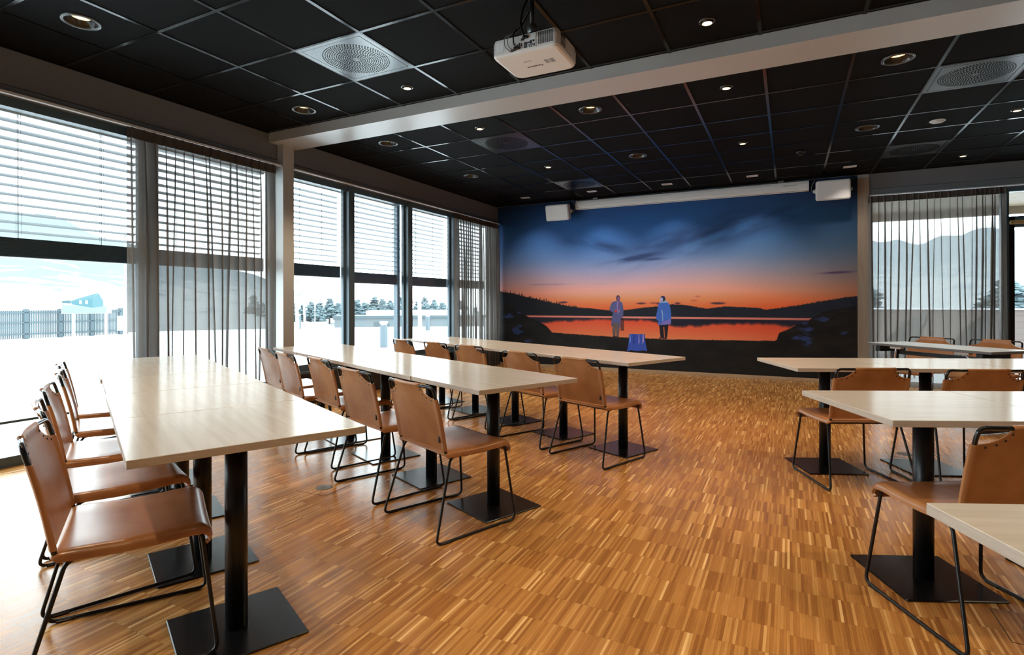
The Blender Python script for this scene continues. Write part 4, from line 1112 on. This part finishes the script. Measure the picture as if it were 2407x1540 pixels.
bb('printed_gable', [(.10, 1.24), (.10, 1.62), (.30, 1.84), (.46, 1.52), (.46, 1.30)], M_BB_TEAL2, 1)
bb('printed_roof', [(-.64, 1.50), (-.40, 1.62), (.30, 1.86), (.10, 1.62)], M_BB_TEAL2, 2)
for a in (-.34, -.14): bb('printed_window', [(a, 1.40), (a + .08, 1.39), (a + .08, 1.55), (a, 1.54)], M_BBW, 2)
tag(MB().box(-.28, .28, -.02, .02, 0, .62).build('white_panel', M_BBW, None, loc=(-25.15, 13.55, .02), rz=ang), 'small white panel hung on the fence', 'panel')

# bollards and lamp post
def bollard(x, y, lb, s_=1.0):
    o = empty('bollard', (x, y, GZ)); tag(o, lb, 'bollard', 'grey-blue light bollards')
    MB().bbox(-.09 * s_, .09 * s_, -.09 * s_, .09 * s_, 0, .70 * s_, .01).build('post', M_BOLL, o)
    MB().bbox(-.07 * s_, .07 * s_, -.07 * s_, .07 * s_, .70 * s_, .76 * s_, .01).build('light_gap', M_BBW, o)
    MB().bbox(-.095 * s_, .095 * s_, -.095 * s_, .095 * s_, .76 * s_, .83 * s_, .01).build('cap', M_SNOW, o)
bollard(-11.53, 13.865, 'grey-blue bollard nearest the windows, in the snow')
bollard(-23.76, 21.55, 'grey-blue bollard half hidden by the birch at the column', 1.0)
bollard(-16.6, 23.4, 'grey-blue bollard in front of the low building', 1.0)
o = empty('lamp_post', (-33.5, 32.0, GZ - 1.25)); tag(o, 'thin lamp post with twin arms before the tree line', 'lamp post')
MB().tube([(0, 0, 0), (0, 0, 3.9)], [.05, .03], 6).build('pole', M_TWIG, o)
MB().tube([(-.55, -.55, 3.95), (0, 0, 3.88), (.55, .55, 3.95)], .035, 6).build('arm', M_TWIG, o)

# bare birches
def birch(x, y, h_, lb, seed, r0=.07, low=.3):
    rnd = random.Random(seed); o = empty('birch_tree', (x, y, GZ)); tag(o, lb, 'tree', 'bare birches')
    pts = [Vector((0, 0, 0))]; d = Vector((rnd.uniform(-.03, .03), rnd.uniform(-.03, .03), 1))
    n = 9
    for k in range(n): d = (d + Vector((rnd.uniform(-.05, .05), rnd.uniform(-.05, .05), 0))).normalized(); pts.append(pts[-1] + d * h_ / n)
    MB().tube(pts, [r0 * (1 - .85 * k / n) for k in range(n + 1)], 7).build('trunk', M_TRUNK, o)
    br = MB()
    for k in range(26):
        t = low + (1 - low) * rnd.random(); p = pts[int(t * n)]; a = rnd.uniform(0, 6.28); ln = h_ * (.40 * (1.08 - t)) * rnd.uniform(.6, 1.1)
        d = Vector((math.cos(a), math.sin(a), rnd.uniform(.7, 1.5))).normalized(); q = [p]
        for s_ in range(4): d = (d + Vector((rnd.uniform(-.15, .15), rnd.uniform(-.15, .15), .10))).normalized(); q.append(q[-1] + d * ln / 4)
        br.tube(q, [.014, .011, .008, .006, .003], 4, caps=False)
        for _ in range(3):
            j = rnd.randint(1, 3); d2 = (d + Vector((rnd.uniform(-.8, .8), rnd.uniform(-.8, .8), rnd.uniform(-.3, .4)))).normalized()
            br.tube([q[j], q[j] + d2 * ln * .22, q[j] + d2 * ln * .42 + Vector((0, 0, -.03))], [.006, .004, .002], 3, caps=False)
    stuff(br.build('branch', M_TWIG, o))
birch(-12.49, 17.13, 5.2, 'bare birch with spreading branches left of the corner curtain', 3, .085, .22)
birch(-18.92, 17.09, 5.0, 'bare birch right beside the column', 8, .085)
birch(-25.99, 24.02, 5.5, 'slim bare birch behind the one beside the column', 12, .075)
birch(-27.6, 14.9, 5.0, 'bare birch at the end of the slatted fence', 15, .10)
birch(-17.2, 22.2, 5.0, 'thin bare birch seen through the middle window', 21, .05)

# pines: build one crown, copy
def pine_mesh(seed, wide):
    rnd = random.Random(seed); mb = MB()
    for k in range(90):
        t = rnd.random() ** .9; z = 2.2 + t * 6.8; rad = wide * (1.15 - t) * rnd.uniform(.25, 1); a = rnd.uniform(0, 6.28); s_ = rnd.uniform(.40, .95) * (1.2 - .6 * t)
        c = (rad * math.cos(a), rad * math.sin(a), z); n = 6; prof = [(.05, -.5), (.8, -.22), (1.0, .05), (.55, .35), (.05, .55)]
        vs = []; fs = []
        for (r_, h_) in prof:
            for q in range(n):
                b = 2 * math.pi * q / n + k; j = rnd.uniform(.7, 1.3); vs.append((c[0] + r_ * s_ * j * math.cos(b), c[1] + r_ * s_ * j * math.sin(b), c[2] + h_ * s_ * j * 1.5 + rnd.uniform(-.3, .3) * s_))
        for i in range(4):
            for q in range(n): fs.append((i * n + q, i * n + (q + 1) % n, (i + 1) * n + (q + 1) % n, (i + 1) * n + q))
        mb.add(vs, fs, 0, False)
    return mb.mesh('crown', M_PINEN)
PM = [pine_mesh(1, 1.7), pine_mesh(2, 1.3), pine_mesh(3, 2.0)]; PT = MB().tube([(0, 0, 0), (.05, 0, 4), (0, .05, 8.4)], [.18, .14, .05], 6).mesh('trunk', M_BARKP)
rnd = random.Random(4)
for n_ in range(44):
    a = R(120.5 + (n_ % 8) * 2.55 + (n_ // 8) * .85 + rnd.uniform(-.12, .12)); d = 104 + (n_ // 8) * 6.4; s_ = rnd.uniform(.66, .98) * d / 118
    o = empty('pine_tree', (d * math.cos(a), d * math.sin(a), GL), rnd.uniform(0, 6)); o.scale = (s_ * .95, s_ * .95, s_ * .60)
    tag(o, 'distant haze-pale pine in the tree line beyond the field', 'tree', 'pines of the distant tree line')
    put('crown', PM[n_ % 3], o); put('trunk', PT, o)
for x, y, s_, lb in ((4.2, 40, .52, 'pine seen through the right curtain, left of two'), (10.4, 38, .55, 'pine seen through the door glass, right of two')):
    o = empty('pine_tree', (x, y, GZ - .5), x); o.scale = (s_ * 1.5, s_ * 1.5, s_ * .6); tag(o, lb, 'tree', 'pines outside the right window'); put('crown', PM[2], o); put('trunk', PT, o)

# low buildings beyond the field
def house(name, lb, a, d, w, h_, dep, wall, roofh, roofm, wins, flat=False):
    o = empty(name, (d * math.cos(R(a)), d * math.sin(R(a)), GL), R(a - 90)); tag(o, lb, 'building')
    MB().box(-w / 2, w / 2, 0, dep, 0, h_).build('wall', wall, o)
    if flat:
        MB().box(-w / 2 - .2, w / 2 + .2, -.3, dep, h_, h_ + .35).build('roof_edge', M_BROOF, o); MB().box(-w * .3, w * .42, .5, dep, h_ + .35, h_ + 1.0).build('roof', M_SNOW, o)
    else:
        MB().prism([(-w / 2 - .3, h_), (w / 2 + .3, h_), (w / 2 - .4, h_ + roofh), (-w / 2 + .4, h_ + roofh)], -.4, dep + .4, 'xz').build('roof', roofm, o)
    for (x, z, ww, wh) in wins: MB().box(x - ww / 2, x + ww / 2, -.06, 0, z, z + wh).build('window', M_BROOF, o)
house('low_building', 'long low pale building with flat snowy roof', 127.0, 78, 20.5, 2.15, 8, M_BWALL, 0, M_SNOW, [(-4.6, .3, .9, 1.3), (-3.4, .5, .8, .9), (2.4, .2, .4, 1.7), (5.4, .6, .7, 1.0), (-.9, 1.0, 1.0, .8)], True)
house('red_house', 'small red house under a snowy roof behind the birches', 137.1, 70, 5.2, .95, 4, M_RED, .9, M_SNOW, [(-1.2, .25, .5, .45), (1.3, .25, .5, .45)])

# terrace side: parapet, lounge chairs, soffit
o = empty('parapet', (3.2, BY + 4.6, -.05)); tag(o, 'brown board parapet outside the right window', 'parapet')
for q in range(9): MB().bbox(-4.2, 4.2, -.02, .02, .02 + q * .116, .02 + q * .116 + .1145, .004).build('board', M_TERRA, o)
for x in (-4, -2, 0, 2, 4): MB().box(x - .05, x + .05, .02, .10, 0, 1.06).build('post', M_TERRA, o)
MB().box(-4.2, 4.2, -.06, .12, 1.065, 1.09).build('snow_cap', M_SNOW, o)
def lounge(x, y, rz_, lb):
    o = empty('lounge_chair', (x, y, -.05), rz_); tag(o, lb, 'chair', 'grey outdoor lounge chairs')
    P = []
    for k in range(9):
        t = k / 8; row = []
        for q in range(17):
            a = R(-130 + 260 * q / 16); back = max(0, math.cos(a)) ; hgt = .42 + .62 * back ** .8 * 1.0
            r_ = .30 + .10 * t; z = .30 + (hgt - .30) * t
            row.append((-r_ * math.cos(a) * 1.0 - .06 * t * back, r_ * math.sin(a), z))
        P.append(row)
    b = MB(); b.grid(P, 0, True); b.grid([[(p[0] * .93, p[1] * .93, p[2]) for p in r_] for r_ in P], 0, True, True); b.build('shell', M_LOUNGE, o)
    MB().lathe([(.30, .26), (.32, .30), (.31, .38), (.02, .40)], 24).build('cushion', M_LOUNGE, o)
    for q in range(4): a = R(45 + 90 * q); MB().tube([(.20 * math.cos(a), .20 * math.sin(a), .28), (.28 * math.cos(a), .28 * math.sin(a), 0)], .014, 6).build('leg', M_BLACK, o)
lounge(1.55, BY + 1.75, R(200), 'grey lounge chair outside the right window, next to the pine post')
lounge(2.55, BY + 2.6, R(150), 'grey lounge chair outside the right window, farther right')
o = empty('roof_overhang', (0, 0, 0)); tag(o, 'pine-slatted roof overhang outside the right window', 'roof overhang')
for q in range(16): MB().box(.6, 7.0, BY + .14 + q * .115, BY + .14 + q * .115 + .105, 2.66, 2.69).build('soffit_board', M_SOFFIT, o)
MB().box(.6, 7.0, BY + 1.98, BY + 2.08, 2.54, 2.80).build('fascia', M_SOFFIT, o)
MB().box(.6, 7.0, BY + .14, BY + 2.05, 2.695, 2.75).build('decking', M_BROOF, o)
